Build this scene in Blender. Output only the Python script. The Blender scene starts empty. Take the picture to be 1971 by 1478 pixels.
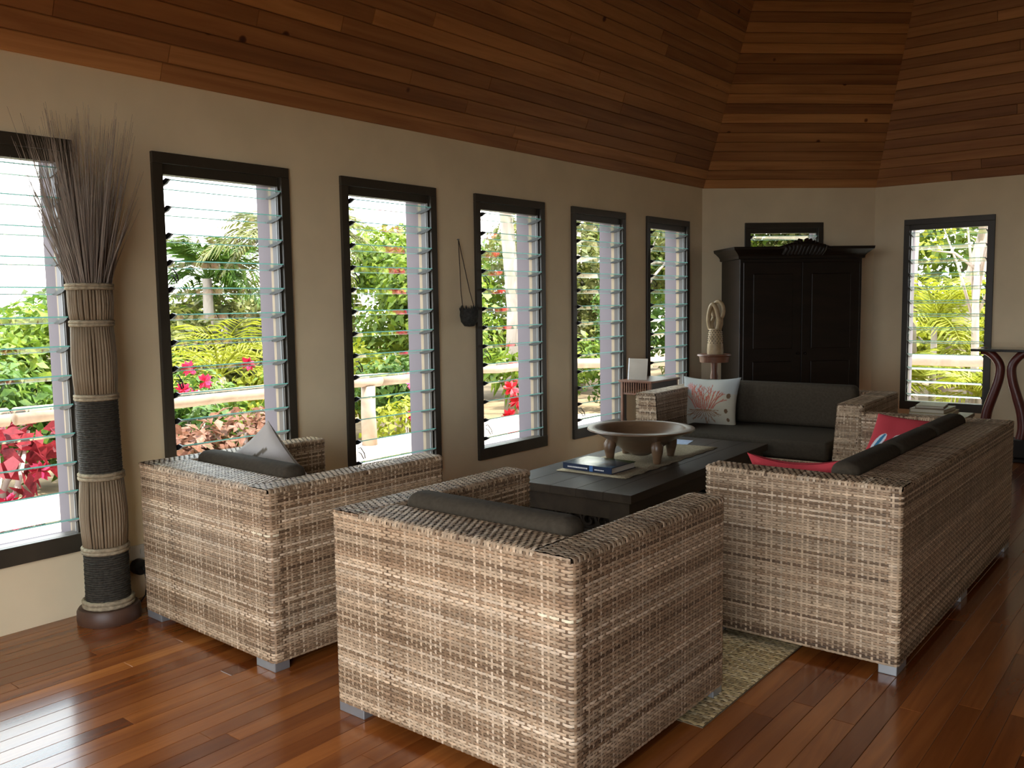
import bpy, bmesh, math, random
import numpy as np
from mathutils import Vector, Matrix

random.seed(7)
rng = np.random.default_rng(7)
SC = bpy.context.scene
COL = SC.collection
R = math.radians

# ------------------------------------------------------------------ camera
CX, CY, CZ = 4.1776, 0.0, 1.45
F_PX = 1696.94
yaw, pit, rol = R(-38.9957), R(5.28823), R(-0.80654)
fw = Vector((math.sin(yaw) * math.cos(pit), math.cos(yaw) * math.cos(pit), -math.sin(pit)))
rt = Vector((math.cos(yaw), -math.sin(yaw), 0))
up = rt.cross(fw)
rt2 = rt * math.cos(rol) + up * math.sin(rol)
up2 = -rt * math.sin(rol) + up * math.cos(rol)
cam_d = bpy.data.cameras.new('camera')
cam = bpy.data.objects.new('camera', cam_d)
COL.objects.link(cam)
cam.matrix_world = Matrix(((rt2.x, up2.x, -fw.x, CX), (rt2.y, up2.y, -fw.y, CY), (rt2.z, up2.z, -fw.z, CZ), (0, 0, 0, 1)))
cam_d.sensor_width = 36.0
cam_d.lens = F_PX / 1971.0 * 36.0
cam_d.clip_start = 0.05
cam_d.clip_end = 300
SC.camera = cam

# ------------------------------------------------------------------ light
SKY_STRENGTH = 1.7
SUN_STRENGTH = 3.6
SC.view_settings.view_transform = 'Standard'
SC.view_settings.look = 'None'
SC.view_settings.exposure = 2.35
SC.view_settings.gamma = 1.0
SC.view_settings.use_curve_mapping = False
SC.cycles.use_denoising = True
SC.cycles.max_bounces = 10
SC.cycles.diffuse_bounces = 6
SC.cycles.transparent_max_bounces = 24
SC.cycles.sample_clamp_indirect = 8.0
SC.cycles.caustics_reflective = False
SC.cycles.caustics_refractive = False

W = bpy.data.worlds.new('sky')
SC.world = W
W.use_nodes = True
nt = W.node_tree
nt.nodes.clear()
_o = nt.nodes.new('ShaderNodeOutputWorld')
_b = nt.nodes.new('ShaderNodeBackground')
_tc = nt.nodes.new('ShaderNodeTexCoord')
_mp = nt.nodes.new('ShaderNodeMapping')
_mp.inputs['Scale'].default_value = (1.6, 1.6, 4.5)
_n = nt.nodes.new('ShaderNodeTexNoise')
_n.inputs['Scale'].default_value = 2.2
_n.inputs['Detail'].default_value = 6
_r = nt.nodes.new('ShaderNodeValToRGB')
_r.color_ramp.elements[0].position = 0.36
_r.color_ramp.elements[0].color = (0.62, 0.78, 1.0, 1)
_r.color_ramp.elements[1].position = 0.56
_r.color_ramp.elements[1].color = (1.0, 0.985, 0.95, 1)
nt.links.new(_tc.outputs['Generated'], _mp.inputs['Vector'])
nt.links.new(_mp.outputs['Vector'], _n.inputs['Vector'])
nt.links.new(_n.outputs['Fac'], _r.inputs['Fac'])
nt.links.new(_r.outputs['Color'], _b.inputs['Color'])
_b.inputs['Strength'].default_value = SKY_STRENGTH
nt.links.new(_b.outputs['Background'], _o.inputs['Surface'])

sun_d = bpy.data.lights.new('sun', 'SUN')
sun_d.energy = SUN_STRENGTH
sun_d.angle = R(0.6)
sun_d.color = (1.0, 0.95, 0.86)
sun = bpy.data.objects.new('sun', sun_d)
COL.objects.link(sun)
SUN_FROM = Vector((0.42, 0.30, 1.0)).normalized()       # over the roof, so that no sun patch enters the windows
sun.rotation_euler = SUN_FROM.to_track_quat('Z', 'Y').to_euler()
sun.location = (0, 0, 12)

# ------------------------------------------------------------------ materials
MATS = {}


class NT:
    def __init__(s, name):
        m = bpy.data.materials.new(name)
        m.use_nodes = True
        s.m = m
        s.t = m.node_tree
        s.t.nodes.clear()
        s.out = s.t.nodes.new('ShaderNodeOutputMaterial')
        MATS[name] = m

    def n(s, typ, **kw):
        nd = s.t.nodes.new('ShaderNode' + typ)
        for k, v in kw.items():
            if k.startswith('_'):
                setattr(nd, k[1:], v)
            else:
                nd.inputs[k.replace('__', ' ')].default_value = v
        return nd

    def l(s, a, b):
        s.t.links.new(a, b)

    def ramp(s, fac, stops):
        r = s.n('ValToRGB')
        e = r.color_ramp.elements
        while len(e) < len(stops):
            e.new(0.5)
        for i, (p, c) in enumerate(stops):
            e[i].position = p
            e[i].color = (c[0], c[1], c[2], 1)
        s.l(fac, r.inputs['Fac'])
        return r.outputs['Color']

    def coords(s, scale=(1, 1, 1), kind='Object', rot=(0, 0, 0), rand=0):
        tc = s.n('TexCoord')
        mp = s.n('Mapping')
        mp.inputs['Scale'].default_value = scale
        mp.inputs['Rotation'].default_value = rot
        s.l(tc.outputs[kind], mp.inputs['Vector'])
        if rand:
            oi = s.n('ObjectInfo')
            ml = s.n('Math', _operation='MULTIPLY')
            ml.inputs[1].default_value = rand
            s.l(oi.outputs['Random'], ml.inputs[0])
            cb = s.n('CombineXYZ')
            for k in 'XYZ':
                s.l(ml.outputs[0], cb.inputs[k])
            s.l(cb.outputs[0], mp.inputs['Location'])
        return mp.outputs['Vector']

    def bsdf(s, color=None, rough=0.6, spec=0.5, metal=0.0, bump=None, bump_str=0.3, bump_dist=0.01, coat=0.0):
        b = s.n('BsdfPrincipled', Roughness=rough, Metallic=metal)
        b.inputs['Specular IOR Level'].default_value = spec
        b.inputs['Coat Weight'].default_value = coat
        b.inputs['Coat Roughness'].default_value = 0.12
        if color is not None:
            if isinstance(color, tuple):
                b.inputs['Base Color'].default_value = (*color, 1)
            else:
                s.l(color, b.inputs['Base Color'])
        if bump is not None:
            bp = s.n('Bump', Strength=bump_str, Distance=bump_dist)
            s.l(bump, bp.inputs['Height'])
            s.l(bp.outputs['Normal'], b.inputs['Normal'])
        s.l(b.outputs[0], s.out.inputs['Surface'])
        return b


def plain(name, color, rough=0.6, spec=0.4, metal=0.0, noise=0.12, scale=8, bump=0.0):
    t = NT(name)
    v = t.coords((scale,) * 3)
    n = t.n('TexNoise', Scale=1.0, Detail=4.0)
    t.l(v, n.inputs['Vector'])
    lo = tuple(c * (1 - noise) for c in color)
    hi = tuple(min(1, c * (1 + noise)) for c in color)
    c = t.ramp(n.outputs['Fac'], [(0.3, lo), (0.7, hi)])
    t.bsdf(c, rough, spec, metal, n.outputs['Fac'] if bump else None, bump, 0.01)
    return t.m


def wood(name, dark, light, rough=0.4, scale=(1, 1, 1), spec=0.5, coat=0.0, rand=True, contrast=(0.25, 0.75), per_obj=None, knots=False):
    t = NT(name)
    v = t.coords(scale, rand=37.0 if rand else 0)
    n1 = t.n('TexNoise', Scale=1.0, Detail=6.0, Roughness=0.6, Distortion=0.6)
    t.l(v, n1.inputs['Vector'])
    c = t.ramp(n1.outputs['Fac'], [(contrast[0], dark), (contrast[1], light)])
    if per_obj:
        oi = t.n('ObjectInfo')
        tint = t.ramp(oi.outputs['Random'], per_obj)
        mx = t.n('MixRGB', _blend_type='MULTIPLY')
        mx.inputs[0].default_value = 1.0
        t.l(c, mx.inputs[1])
        t.l(tint, mx.inputs[2])
        c = mx.outputs[0]
    if knots:
        v2 = t.coords((2.6, 2.6, 2.6), rand=11.0)
        vo = t.n('TexVoronoi', Scale=1.0, Randomness=1.0)
        t.l(v2, vo.inputs['Vector'])
        k = t.ramp(vo.outputs['Distance'], [(0.0, (0.10, 0.06, 0.05)), (0.045, (0.25, 0.16, 0.12)), (0.07, (1, 1, 1))])
        mx = t.n('MixRGB', _blend_type='MULTIPLY')
        mx.inputs[0].default_value = 1.0
        t.l(c, mx.inputs[1])
        t.l(k, mx.inputs[2])
        c = mx.outputs[0]
    t.bsdf(c, rough, spec, 0, n1.outputs['Fac'], 0.06, 0.004, coat)
    return t.m


def attr_mat(name, rough=0.6, spec=0.3, noise_scale=0, noise_amt=0.0, bump_scale=0, bump=0.0):
    t = NT(name)
    a = t.n('Attribute', _attribute_name='Col')
    c = a.outputs['Color']
    h = None
    if noise_scale:
        v = t.coords((noise_scale,) * 3)
        n = t.n('TexNoise', Scale=1.0, Detail=3.0)
        t.l(v, n.inputs['Vector'])
        g = t.ramp(n.outputs['Fac'], [(0.3, (1 - noise_amt,) * 3), (0.7, (1.0,) * 3)])
        mx = t.n('MixRGB', _blend_type='MULTIPLY')
        mx.inputs[0].default_value = 1.0
        t.l(c, mx.inputs[1])
        t.l(g, mx.inputs[2])
        c = mx.outputs[0]
    if bump:
        v = t.coords((bump_scale,) * 3)
        n = t.n('TexNoise', Scale=1.0, Detail=2.0)
        t.l(v, n.inputs['Vector'])
        h = n.outputs['Fac']
    t.bsdf(c, rough, spec, 0, h, bump, 0.005)
    return t.m


def leaf_mat(name, c0, c1, c2, trans=0.35):
    t = NT(name)
    v = t.coords((1.7, 1.7, 1.7))
    n = t.n('TexNoise', Scale=3.0, Detail=5.0, Roughness=0.8)
    t.l(v, n.inputs['Vector'])
    c = t.ramp(n.outputs['Fac'], [(0.3, c0), (0.5, c1), (0.68, c2)])
    d = t.n('BsdfPrincipled', Roughness=0.5)
    d.inputs['Specular IOR Level'].default_value = 0.25
    t.l(c, d.inputs['Base Color'])
    tr = t.n('BsdfTranslucent')
    t.l(c, tr.inputs['Color'])
    mx = t.n('MixShader', Fac=trans)
    t.l(d.outputs[0], mx.inputs[1])
    t.l(tr.outputs[0], mx.inputs[2])
    t.l(mx.outputs[0], t.out.inputs['Surface'])
    return t.m


plain('plaster', (0.76, 0.645, 0.44), 0.85, 0.2, noise=0.05, scale=3, bump=0.05)
plain('plaster_outside', (0.125, 0.112, 0.120), 0.85, 0.2, noise=0.03, scale=3)  # white plaster darkened evenly; colour carries the shade of eaves not built
plain('stop_bead', (0.26, 0.21, 0.135), 0.6, 0.3)
wood('frame_wood', (0.020, 0.017, 0.012), (0.050, 0.041, 0.028), 0.45, (3, 3, 1), rand=False)
plain('clip_black', (0.012, 0.012, 0.012), 0.5, 0.4)
plain('chrome', (0.16, 0.17, 0.17), 0.5, 0.4, 0.0)
wood('floor_wood', (0.155, 0.038, 0.008), (0.32, 0.100, 0.021), 0.17, (14, 0.9, 14), 0.5, 0.15,
     per_obj=[(0.0, (0.55, 0.45, 0.42)), (0.35, (0.85, 0.80, 0.75)), (0.7, (1.0, 1.0, 1.0)), (0.92, (1.35, 1.45, 1.5)), (1.0, (1.6, 1.9, 1.9))])
wood('ceiling_wood', (0.24, 0.095, 0.034), (0.46, 0.215, 0.082), 0.5, (0.8, 14, 14), 0.25,
     per_obj=[(0.0, (0.62, 0.55, 0.55)), (0.4, (0.88, 0.85, 0.82)), (0.8, (1.1, 1.1, 1.05)), (1.0, (1.35, 1.4, 1.35))], knots=True)
wood('ceiling_back', (0.10, 0.035, 0.012), (0.20, 0.08, 0.03), 0.5, (1, 1, 9), rand=False)
wood('dark_wood', (0.006, 0.0035, 0.0018), (0.016, 0.009, 0.005), 0.45, (2, 2, 9), 0.3, rand=False)
wood('table_wood', (0.018, 0.012, 0.008), (0.055, 0.040, 0.026), 0.46, (9, 1.2, 9), 0.3, rand=False)
wood('red_wood', (0.060, 0.010, 0.007), (0.115, 0.022, 0.014), 0.35, (3, 3, 8), rand=False)
wood('brown_wood', (0.10, 0.036, 0.018), (0.20, 0.085, 0.045), 0.4, (4, 4, 10), rand=False)
wood('bowl_wood', (0.095, 0.050, 0.024), (0.19, 0.110, 0.058), 0.34, (5, 5, 16), rand=False)
wood('chest_wood', (0.09, 0.055, 0.020), (0.19, 0.125, 0.05), 0.5, (2, 8, 8), rand=False)
wood('carving_wood', (0.22, 0.145, 0.07), (0.42, 0.30, 0.16), 0.5, (18, 18, 18), rand=False)
wood('log_wood', (0.22, 0.165, 0.115), (0.38, 0.31, 0.235), 0.8, (4, 4, 4), rand=False)
wood('deck_wood', (0.42, 0.35, 0.28), (0.60, 0.52, 0.44), 0.7, (0.8, 9, 9), per_obj=[(0, (0.85, 0.85, 0.85)), (1, (1.1, 1.1, 1.1))])
wood('bark', (0.23, 0.19, 0.15), (0.46, 0.40, 0.34), 0.9, (6, 6, 2), rand=False)
wood('reed', (0.15, 0.105, 0.06), (0.29, 0.215, 0.135), 0.7, (30, 30, 2), rand=False)
wood('twig', (0.16, 0.125, 0.10), (0.28, 0.225, 0.18), 0.7, (40, 40, 3), rand=False)
wood('base_wood', (0.045, 0.020, 0.012), (0.09, 0.042, 0.024), 0.5, (6, 6, 6), rand=False)
plain('dark_binding', (0.042, 0.037, 0.029), 0.8, 0.2, noise=0.4, scale=80, bump=0.6)
plain('rope', (0.30, 0.245, 0.165), 0.9, 0.1, noise=0.3, scale=60, bump=0.5)
plain('fabric', (0.052, 0.041, 0.028), 0.9, 0.15, noise=0.15, scale=60, bump=0.15)
plain('wicker_core', (0.035, 0.022, 0.014), 0.9, 0.1)
plain('foot_metal', (0.33, 0.34, 0.35), 0.35, 0.5, 0.6, noise=0.05)
plain('mat_core', (0.16, 0.12, 0.07), 0.9, 0.1)
plain('runner_weave', (0.36, 0.30, 0.20), 0.9, 0.1, noise=0.35, scale=130, bump=0.5)
plain('paper', (0.62, 0.58, 0.48), 0.8, 0.2, noise=0.05)
plain('paper_yellow', (0.55, 0.50, 0.30), 0.8, 0.2, noise=0.05)
plain('cover_tan', (0.24, 0.17, 0.10), 0.5, 0.4)
plain('cover_navy', (0.012, 0.022, 0.055), 0.25, 0.5)
plain('cover_blue', (0.05, 0.14, 0.36), 0.3, 0.5)
plain('print_white', (0.75, 0.75, 0.75), 0.5, 0.3, noise=0.02)
plain('card_grey', (0.34, 0.29, 0.24), 0.6, 0.3, noise=0.06)
plain('card_white', (0.82, 0.82, 0.84), 0.5, 0.3, noise=0.02)
plain('brochure', (0.50, 0.62, 0.85), 0.4, 0.4, noise=0.2, scale=30)
plain('outlet_white', (0.62, 0.60, 0.55), 0.4, 0.4, noise=0.02)
plain('black_plastic', (0.012, 0.012, 0.012), 0.45, 0.4)
plain('coconut', (0.035, 0.034, 0.030), 0.8, 0.2, noise=0.4, scale=50, bump=0.5)
plain('cord', (0.05, 0.04, 0.03), 0.8, 0.2)
plain('glass_top', (0.012, 0.012, 0.012), 0.15, 0.5, noise=0.0)
plain('soil', (0.16, 0.12, 0.07), 0.95, 0.1, noise=0.5, scale=2)
plain('flower_red', (0.45, 0.012, 0.022), 0.6, 0.3, noise=0.3, scale=12)
plain('flower_pink', (0.48, 0.025, 0.08), 0.6, 0.3, noise=0.3, scale=12)
plain('outside_wall', (0.60, 0.56, 0.50), 0.9, 0.1)
attr_mat('wicker', 0.5, 0.35, 55, 0.30)
attr_mat('pillow_print', 0.9, 0.1, bump_scale=220, bump=0.15)
attr_mat('mat_weave', 0.9, 0.1, 25, 0.3)
attr_mat('book_print', 0.18, 0.5)
leaf_mat('leaf_bright', (0.0391, 0.0827, 0.0087), (0.1001, 0.1610, 0.0157), (0.2349, 0.2697, 0.0261))
leaf_mat('leaf_green', (0.0191, 0.0522, 0.0070), (0.0565, 0.1174, 0.0157), (0.1305, 0.1827, 0.0261))
leaf_mat('leaf_olive', (0.0435, 0.0609, 0.0139), (0.1044, 0.1174, 0.0261), (0.2088, 0.1914, 0.0609))
leaf_mat('leaf_yellow', (0.0957, 0.1261, 0.0104), (0.2262, 0.2523, 0.0174), (0.3480, 0.3480, 0.0435))
leaf_mat('leaf_croton', (0.0420, 0.0540, 0.0120), (0.1680, 0.0720, 0.0420), (0.2880, 0.1800, 0.1320))
leaf_mat('leaf_red', (0.0720, 0.0072, 0.0090), (0.1560, 0.0120, 0.0180), (0.2700, 0.0240, 0.0300))

# clear louvre glass with a sea-green ground edge
t = NT('glass')
tr = t.n('BsdfTransparent', Color=(0.93, 0.97, 0.955, 1))
gl = t.n('BsdfGlossy', Roughness=0.03, Color=(0.9, 1.0, 0.97, 1))
fr = t.n('Fresnel', IOR=1.5)
mx = t.n('MixShader')
ge = t.n('NewGeometry')
iv = t.n('Math', _operation='SUBTRACT')
iv.inputs[0].default_value = 1.0
t.l(ge.outputs['Backfacing'], iv.inputs[1])
ml = t.n('Math', _operation='MULTIPLY')
t.l(fr.outputs[0], ml.inputs[0])
t.l(iv.outputs[0], ml.inputs[1])
t.l(ml.outputs[0], mx.inputs[0])
t.l(tr.outputs[0], mx.inputs[1])
t.l(gl.outputs[0], mx.inputs[2])
t.l(mx.outputs[0], t.out.inputs['Surface'])
t = NT('glass_edge')
d = t.n('BsdfPrincipled', Roughness=0.25)
d.inputs['Base Color'].default_value = (0.08, 0.19, 0.17, 1)
tl = t.n('BsdfTranslucent', Color=(0.10, 0.25, 0.22, 1))
mx = t.n('MixShader', Fac=0.55)
t.l(d.outputs[0], mx.inputs[1])
t.l(tl.outputs[0], mx.inputs[2])
t.l(mx.outputs[0], t.out.inputs['Surface'])


# ------------------------------------------------------------------ helpers
def tag(o, label=None, cat=None, group=None, kind=None):
    if label:
        o['label'] = label
    if cat:
        o['category'] = cat
    if group:
        o['group'] = group
    if kind:
        o['kind'] = kind
    return o


def empty(name, loc=(0, 0, 0), rz=0.0):
    o = bpy.data.objects.new(name, None)
    o.empty_display_size = 0.1
    o.location = loc
    o.rotation_euler = (0, 0, rz)
    COL.objects.link(o)
    return o


def link(name, me, parent=None, loc=(0, 0, 0), rot=(0, 0, 0), bevel=0.0, seg=2):
    o = bpy.data.objects.new(name, me)
    COL.objects.link(o)
    o.location = loc
    o.rotation_euler = rot
    if parent is not None:
        o.parent = parent
    if bevel:
        b = o.modifiers.new('bevel', 'BEVEL')
        b.width = bevel
        b.segments = seg
        b.limit_method = 'ANGLE'
    return o


class MB:
    def __init__(s):
        s.v = []
        s.f = []
        s.m = []
        s.mi = 0

    def add(s, vs, fs):
        b = len(s.v)
        s.v += [tuple(v) for v in vs]
        for f in fs:
            s.f.append(tuple(i + b for i in f))
            s.m.append(s.mi)
        return s

    def box(s, x0, x1, y0, y1, z0, z1, M=None):
        vs = [Vector((x, y, z)) for z in (z0, z1) for y in (y0, y1) for x in (x0, x1)]
        if M is not None:
            vs = [M @ v for v in vs]
        return s.add(vs, [(0, 2, 3, 1), (4, 5, 7, 6), (0, 1, 5, 4), (2, 6, 7, 3), (0, 4, 6, 2), (1, 3, 7, 5)])

    def prism(s, pts, h0, h1, axis='z'):
        n = len(pts)
        mk = {'z': lambda p, h: (p[0], p[1], h), 'y': lambda p, h: (p[0], h, p[1]), 'x': lambda p, h: (h, p[0], p[1])}[axis]
        vs = [mk(p, h0) for p in pts] + [mk(p, h1) for p in pts]
        fs = [tuple(range(n - 1, -1, -1)), tuple(range(n, 2 * n))] + [(i, (i + 1) % n, n + (i + 1) % n, n + i) for i in range(n)]
        return s.add(vs, fs)

    def tube(s, pts, rad, n=8, closed=False, flat=1.0):
        pts = [Vector(p) for p in pts]
        if not hasattr(rad, '__len__'):
            rad = [rad] * len(pts)
        ref = None
        vs = []
        k = len(pts)
        for i, p in enumerate(pts):
            a = pts[(i - 1) % k] if (closed or i > 0) else p
            b = pts[(i + 1) % k] if (closed or i < k - 1) else p
            d = (b - a).normalized()
            if ref is None:
                ref = Vector((0, 0, 1)) if abs(d.z) < 0.9 else Vector((1, 0, 0))
            x = (ref - d * ref.dot(d))
            x.normalize()
            ref = x
            y = d.cross(x)
            for j in range(n):
                a_ = 2 * math.pi * j / n
                vs.append(p + (x * math.cos(a_) * flat + y * math.sin(a_)) * rad[i])
        fs = []
        for i in range(k if closed else k - 1):
            for j in range(n):
                i2 = (i + 1) % k
                fs.append((i * n + j, i * n + (j + 1) % n, i2 * n + (j + 1) % n, i2 * n + j))
        if not closed:
            fs.append(tuple(range(n - 1, -1, -1)))
            fs.append(tuple(range((k - 1) * n, k * n)))
        return s.add(vs, fs)

    def lathe(s, prof, n=24, c=(0, 0, 0)):
        vs = []
        for r, z in prof:
            for j in range(n):
                a = 2 * math.pi * j / n
                vs.append((c[0] + r * math.cos(a), c[1] + r * math.sin(a), c[2] + z))
        fs = []
        for i in range(len(prof) - 1):
            for j in range(n):
                fs.append((i * n + j, i * n + (j + 1) % n, (i + 1) * n + (j + 1) % n, (i + 1) * n + j))
        fs.append(tuple(range(n - 1, -1, -1)))
        fs.append(tuple(range((len(prof) - 1) * n, len(prof) * n)))
        return s.add(vs, fs)

    def mesh(s, name, mats, smooth=False):
        me = bpy.data.meshes.new(name)
        me.from_pydata(s.v, [], s.f)
        for m in ([mats] if isinstance(mats, str) else mats):
            me.materials.append(MATS[m])
        if any(s.m):
            me.polygons.foreach_set('material_index', s.m)
        if smooth:
            me.polygons.foreach_set('use_smooth', [True] * len(me.polygons))
        me.update()
        return me

    def build(s, name, mats, parent=None, loc=(0, 0, 0), rot=(0, 0, 0), smooth=False, bevel=0.0, seg=2):
        return link(name, s.mesh(name, mats, smooth), parent, loc, rot, bevel, seg)


def smooth_angle(o, deg=40):
    me = o.data
    me.polygons.foreach_set('use_smooth', [True] * len(me.polygons))
    try:
        me.set_sharp_from_angle(angle=R(deg))
    except Exception:
        pass
    return o


def np_mesh(name, V, Q, mat, col=None, smooth=True):
    """V (n,3) array, Q (m,4) index array"""
    me = bpy.data.meshes.new(name)
    me.vertices.add(len(V))
    me.vertices.foreach_set('co', np.ascontiguousarray(V, dtype=np.float32).ravel())
    m = len(Q)
    k = Q.shape[1]
    me.loops.add(m * k)
    me.loops.foreach_set('vertex_index', np.ascontiguousarray(Q, dtype=np.int32).ravel())
    me.polygons.add(m)
    me.polygons.foreach_set('loop_start', np.arange(0, m * k, k, dtype=np.int32))
    if smooth:
        me.polygons.foreach_set('use_smooth', np.ones(m, dtype=bool))
    me.materials.append(MATS[mat])
    if col is not None:
        a = me.color_attributes.new('Col', 'FLOAT_COLOR', 'POINT')
        c4 = np.ones((len(V), 4), dtype=np.float32)
        c4[:, :3] = col
        a.data.foreach_set('color', c4.ravel())
    me.update(calc_edges=True)
    me.validate()
    return me


def copy_tree(o, parent=None):
    c = o.copy()
    COL.objects.link(c)
    if parent is not None:
        c.parent = parent
    for ch in list(o.children):
        copy_tree(ch, c)
    return c


# ------------------------------------------------------------------ room shell
H = 2.57                                   # wall plate
K1 = Vector((0.0, 8.26, 0))
K2 = Vector((1.32, 9.50, 0))
XR = 8.5                                   # right wall
Y0 = -1.2                                  # wall behind the camera
TW = 0.23                                  # wall thickness
APEX = Vector((4.25, 6.5, 13.4))
CAP = 6.2
WIN_W, WZ0, WZ1 = 0.82, 0.31, 2.22         # outside of the casing
OX0, OX1, OZ0, OZ1 = 0.045, 0.775, 0.36, 2.17   # hole in the wall
WINS = [1.13, 2.337, 3.536, 4.752, 5.945, 7.138]


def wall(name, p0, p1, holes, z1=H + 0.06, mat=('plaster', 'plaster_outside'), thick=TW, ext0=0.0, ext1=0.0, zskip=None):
    """local x along the wall as seen from inside, local y outward; holes (x0, x1, z0, z1)"""
    L = (p1 - p0).length
    ang = math.atan2(p1.y - p0.y, p1.x - p0.x)
    b = MB()

    def seg(x0, x1, z0, z1_):
        if x1 - x0 < 1e-4 or z1_ - z0 < 1e-4:
            return
        vs = [(x0, 0, z0), (x1, 0, z0), (x1, 0, z1_), (x0, 0, z1_), (x0, thick, z0), (x1, thick, z0), (x1, thick, z1_), (x0, thick, z1_)]
        b.mi = 0
        b.add(vs, [(0, 1, 2, 3)])
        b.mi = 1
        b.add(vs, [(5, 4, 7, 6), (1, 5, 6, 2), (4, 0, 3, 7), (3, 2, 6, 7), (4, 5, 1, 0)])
    x = -ext0
    for (a, c, z0, z1_) in sorted(holes):
        seg(x, a, 0, z1)
        seg(a, c, 0, z0)
        seg(a, c, z1_, z1)
        x = c
    seg(x, L + ext1, 0, z1)
    o = b.build(name, list(mat), None, (p0.x, p0.y, 0), (0, 0, ang))
    return tag(o, kind='structure')


P0 = Vector((0, Y0, 0))
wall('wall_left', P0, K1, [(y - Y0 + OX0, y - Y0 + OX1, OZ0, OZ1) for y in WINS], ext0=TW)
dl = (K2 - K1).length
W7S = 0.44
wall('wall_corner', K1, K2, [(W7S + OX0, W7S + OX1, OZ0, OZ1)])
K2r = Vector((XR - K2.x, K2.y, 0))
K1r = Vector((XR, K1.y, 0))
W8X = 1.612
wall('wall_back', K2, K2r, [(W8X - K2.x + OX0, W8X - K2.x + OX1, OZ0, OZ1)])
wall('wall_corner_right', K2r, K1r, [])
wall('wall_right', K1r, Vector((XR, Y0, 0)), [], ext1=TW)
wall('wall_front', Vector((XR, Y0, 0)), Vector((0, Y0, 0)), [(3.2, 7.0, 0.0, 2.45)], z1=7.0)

# ground slab and floor boards
fl = MB()
fl.prism([(-TW, Y0 - TW), (XR + TW, Y0 - TW), (XR + TW, K1.y + .1), (K2r.x + .1, K2.y + TW), (K2.x - .1, K2.y + TW), (-TW, K1.y + .1)], -0.12, -0.004)
floor = tag(fl.build('floor', 'floor_wood'), kind='structure')
PW = 0.0795
plank_mesh = {}


def floor_plank_mesh(L):
    key = round(L, 1)
    if key not in plank_mesh:
        b = MB()
        h, g, c = PW / 2, 0.0006, 0.0012
        x0, x1, y1 = -h + g, h - g, key - 0.0012
        vs = [(x0, 0, -.012), (x1, 0, -.012), (x1, y1, -.012), (x0, y1, -.012), (x0, 0, -c), (x1, 0, -c), (x1, y1, -c), (x0, y1, -c),
              (x0 + c, c, 0), (x1 - c, c, 0), (x1 - c, y1 - c, 0), (x0 + c, y1 - c, 0)]
        fs = [(0, 1, 5, 4), (1, 2, 6, 5), (2, 3, 7, 6), (3, 0, 4, 7), (4, 5, 9, 8), (5, 6, 10, 9), (6, 7, 11, 10), (7, 4, 8, 11), (8, 9, 10, 11)]
        b.add(vs, fs)
        plank_mesh[key] = b.mesh('plank', 'floor_wood')
    return plank_mesh[key]


rp = random.Random(3)
rows = int(4.95 / PW)
cnt = 0
stuffb = MB()
for i in range(rows):
    x = (i + 0.5) * PW
    y = 0.4 - rp.random() * 1.5
    yend = 8.2 if x < 0.9 else 9.4
    while y < yend:
        L = round(rp.uniform(1.1, 2.7), 1)
        if y + L > yend:
            L = round(yend - y, 1)
            if L < 0.2:
                break
        # only what the seating and the walls leave in view
        if y + L > 0.9 and not (0.5 < x < 2.4 and y > 3.2) and not (x < 0.5 and y > 3.1):
            link('plank', floor_plank_mesh(L), floor, (x, y, 0))
            cnt += 1
        else:
            stuffb.box(x - PW / 2 + .0006, x + PW / 2 - .0006, y, y + L - .0012, -.012, 0)
        y += L
so = stuffb.build('plank_field', 'floor_wood', floor)
so['kind'] = 'stuff'
fb2 = MB()
for i in range(rows, int(XR / PW) + 1):
    x = (i + 0.5) * PW
    fb2.box(x - PW / 2 + .0006, min(XR, x + PW / 2 - .0006), Y0, 9.4 if x < 7 else 8.2, -.012, 0)
for i in range(rows):
    x = (i + 0.5) * PW
    fb2.box(x - PW / 2 + .0006, x + PW / 2 - .0006, Y0, Y0 + .1, -.012, 0)
so = fb2.build('plank_field', 'floor_wood', floor)
so['kind'] = 'stuff'

# ------------------------------------------------------------------ board ceiling: steep hipped planes
ceil_root = MB()


def ceil_plane(e0, e1, hipL, hipR, nrows, lens, seedv, toA=True):
    """eave line e0->e1, apex; builds the backing face and returns the frame"""
    E0 = Vector((e0.x, e0.y, H))
    E1 = Vector((e1.x, e1.y, H))
    u = (E1 - E0)
    L = u.length
    u.normalize()
    w = APEX - E0
    up_ = w - u * w.dot(u)
    dA = up_.length
    up_.normalize()
    aA = w.dot(u)
    nrm = u.cross(up_)
    ctr = Vector((4.25, 4, 2))
    if nrm.dot(ctr - E0) < 0:
        nrm = -nrm

    def lim(d):
        a0 = aA * d / dA if hipL else 0
        a1 = L + (aA - L) * d / dA if hipR else L
        return a0, a1
    dcap = (CAP - H) / up_.z
    a0, a1 = lim(dcap)
    P = lambda a, d, h=0: E0 + u * a + up_ * d + nrm * h
    ceil_root.add([P(0, -0.1), P(L, -0.1), P(L, 0), P(a1, dcap), P(a0, dcap), P(0, 0)], [(0, 1, 2, 5), (5, 2, 3, 4)])
    return P, lim, L


ROWP = 0.092
r2 = random.Random(11)
planes = [
    ceil_plane(P0, K1, False, True, 0, 0, 0),
    ceil_plane(K1, K2, True, True, 0, 0, 0),
    ceil_plane(K2, K2r, True, True, 0, 0, 0),
    ceil_plane(K2r, K1r, True, True, 0, 0, 0),
    ceil_plane(K1r, Vector((XR, Y0, 0)), True, False, 0, 0, 0),
]
ceil_root.add([(1.0, Y0 - TW, CAP - .02), (7.5, Y0 - TW, CAP - .02), (7.5, 9.4, CAP - .02), (1.0, 9.4, CAP - .02)], [(0, 1, 2, 3)])
ceiling = tag(ceil_root.build('ceiling', 'ceiling_back'), kind='structure')


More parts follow.
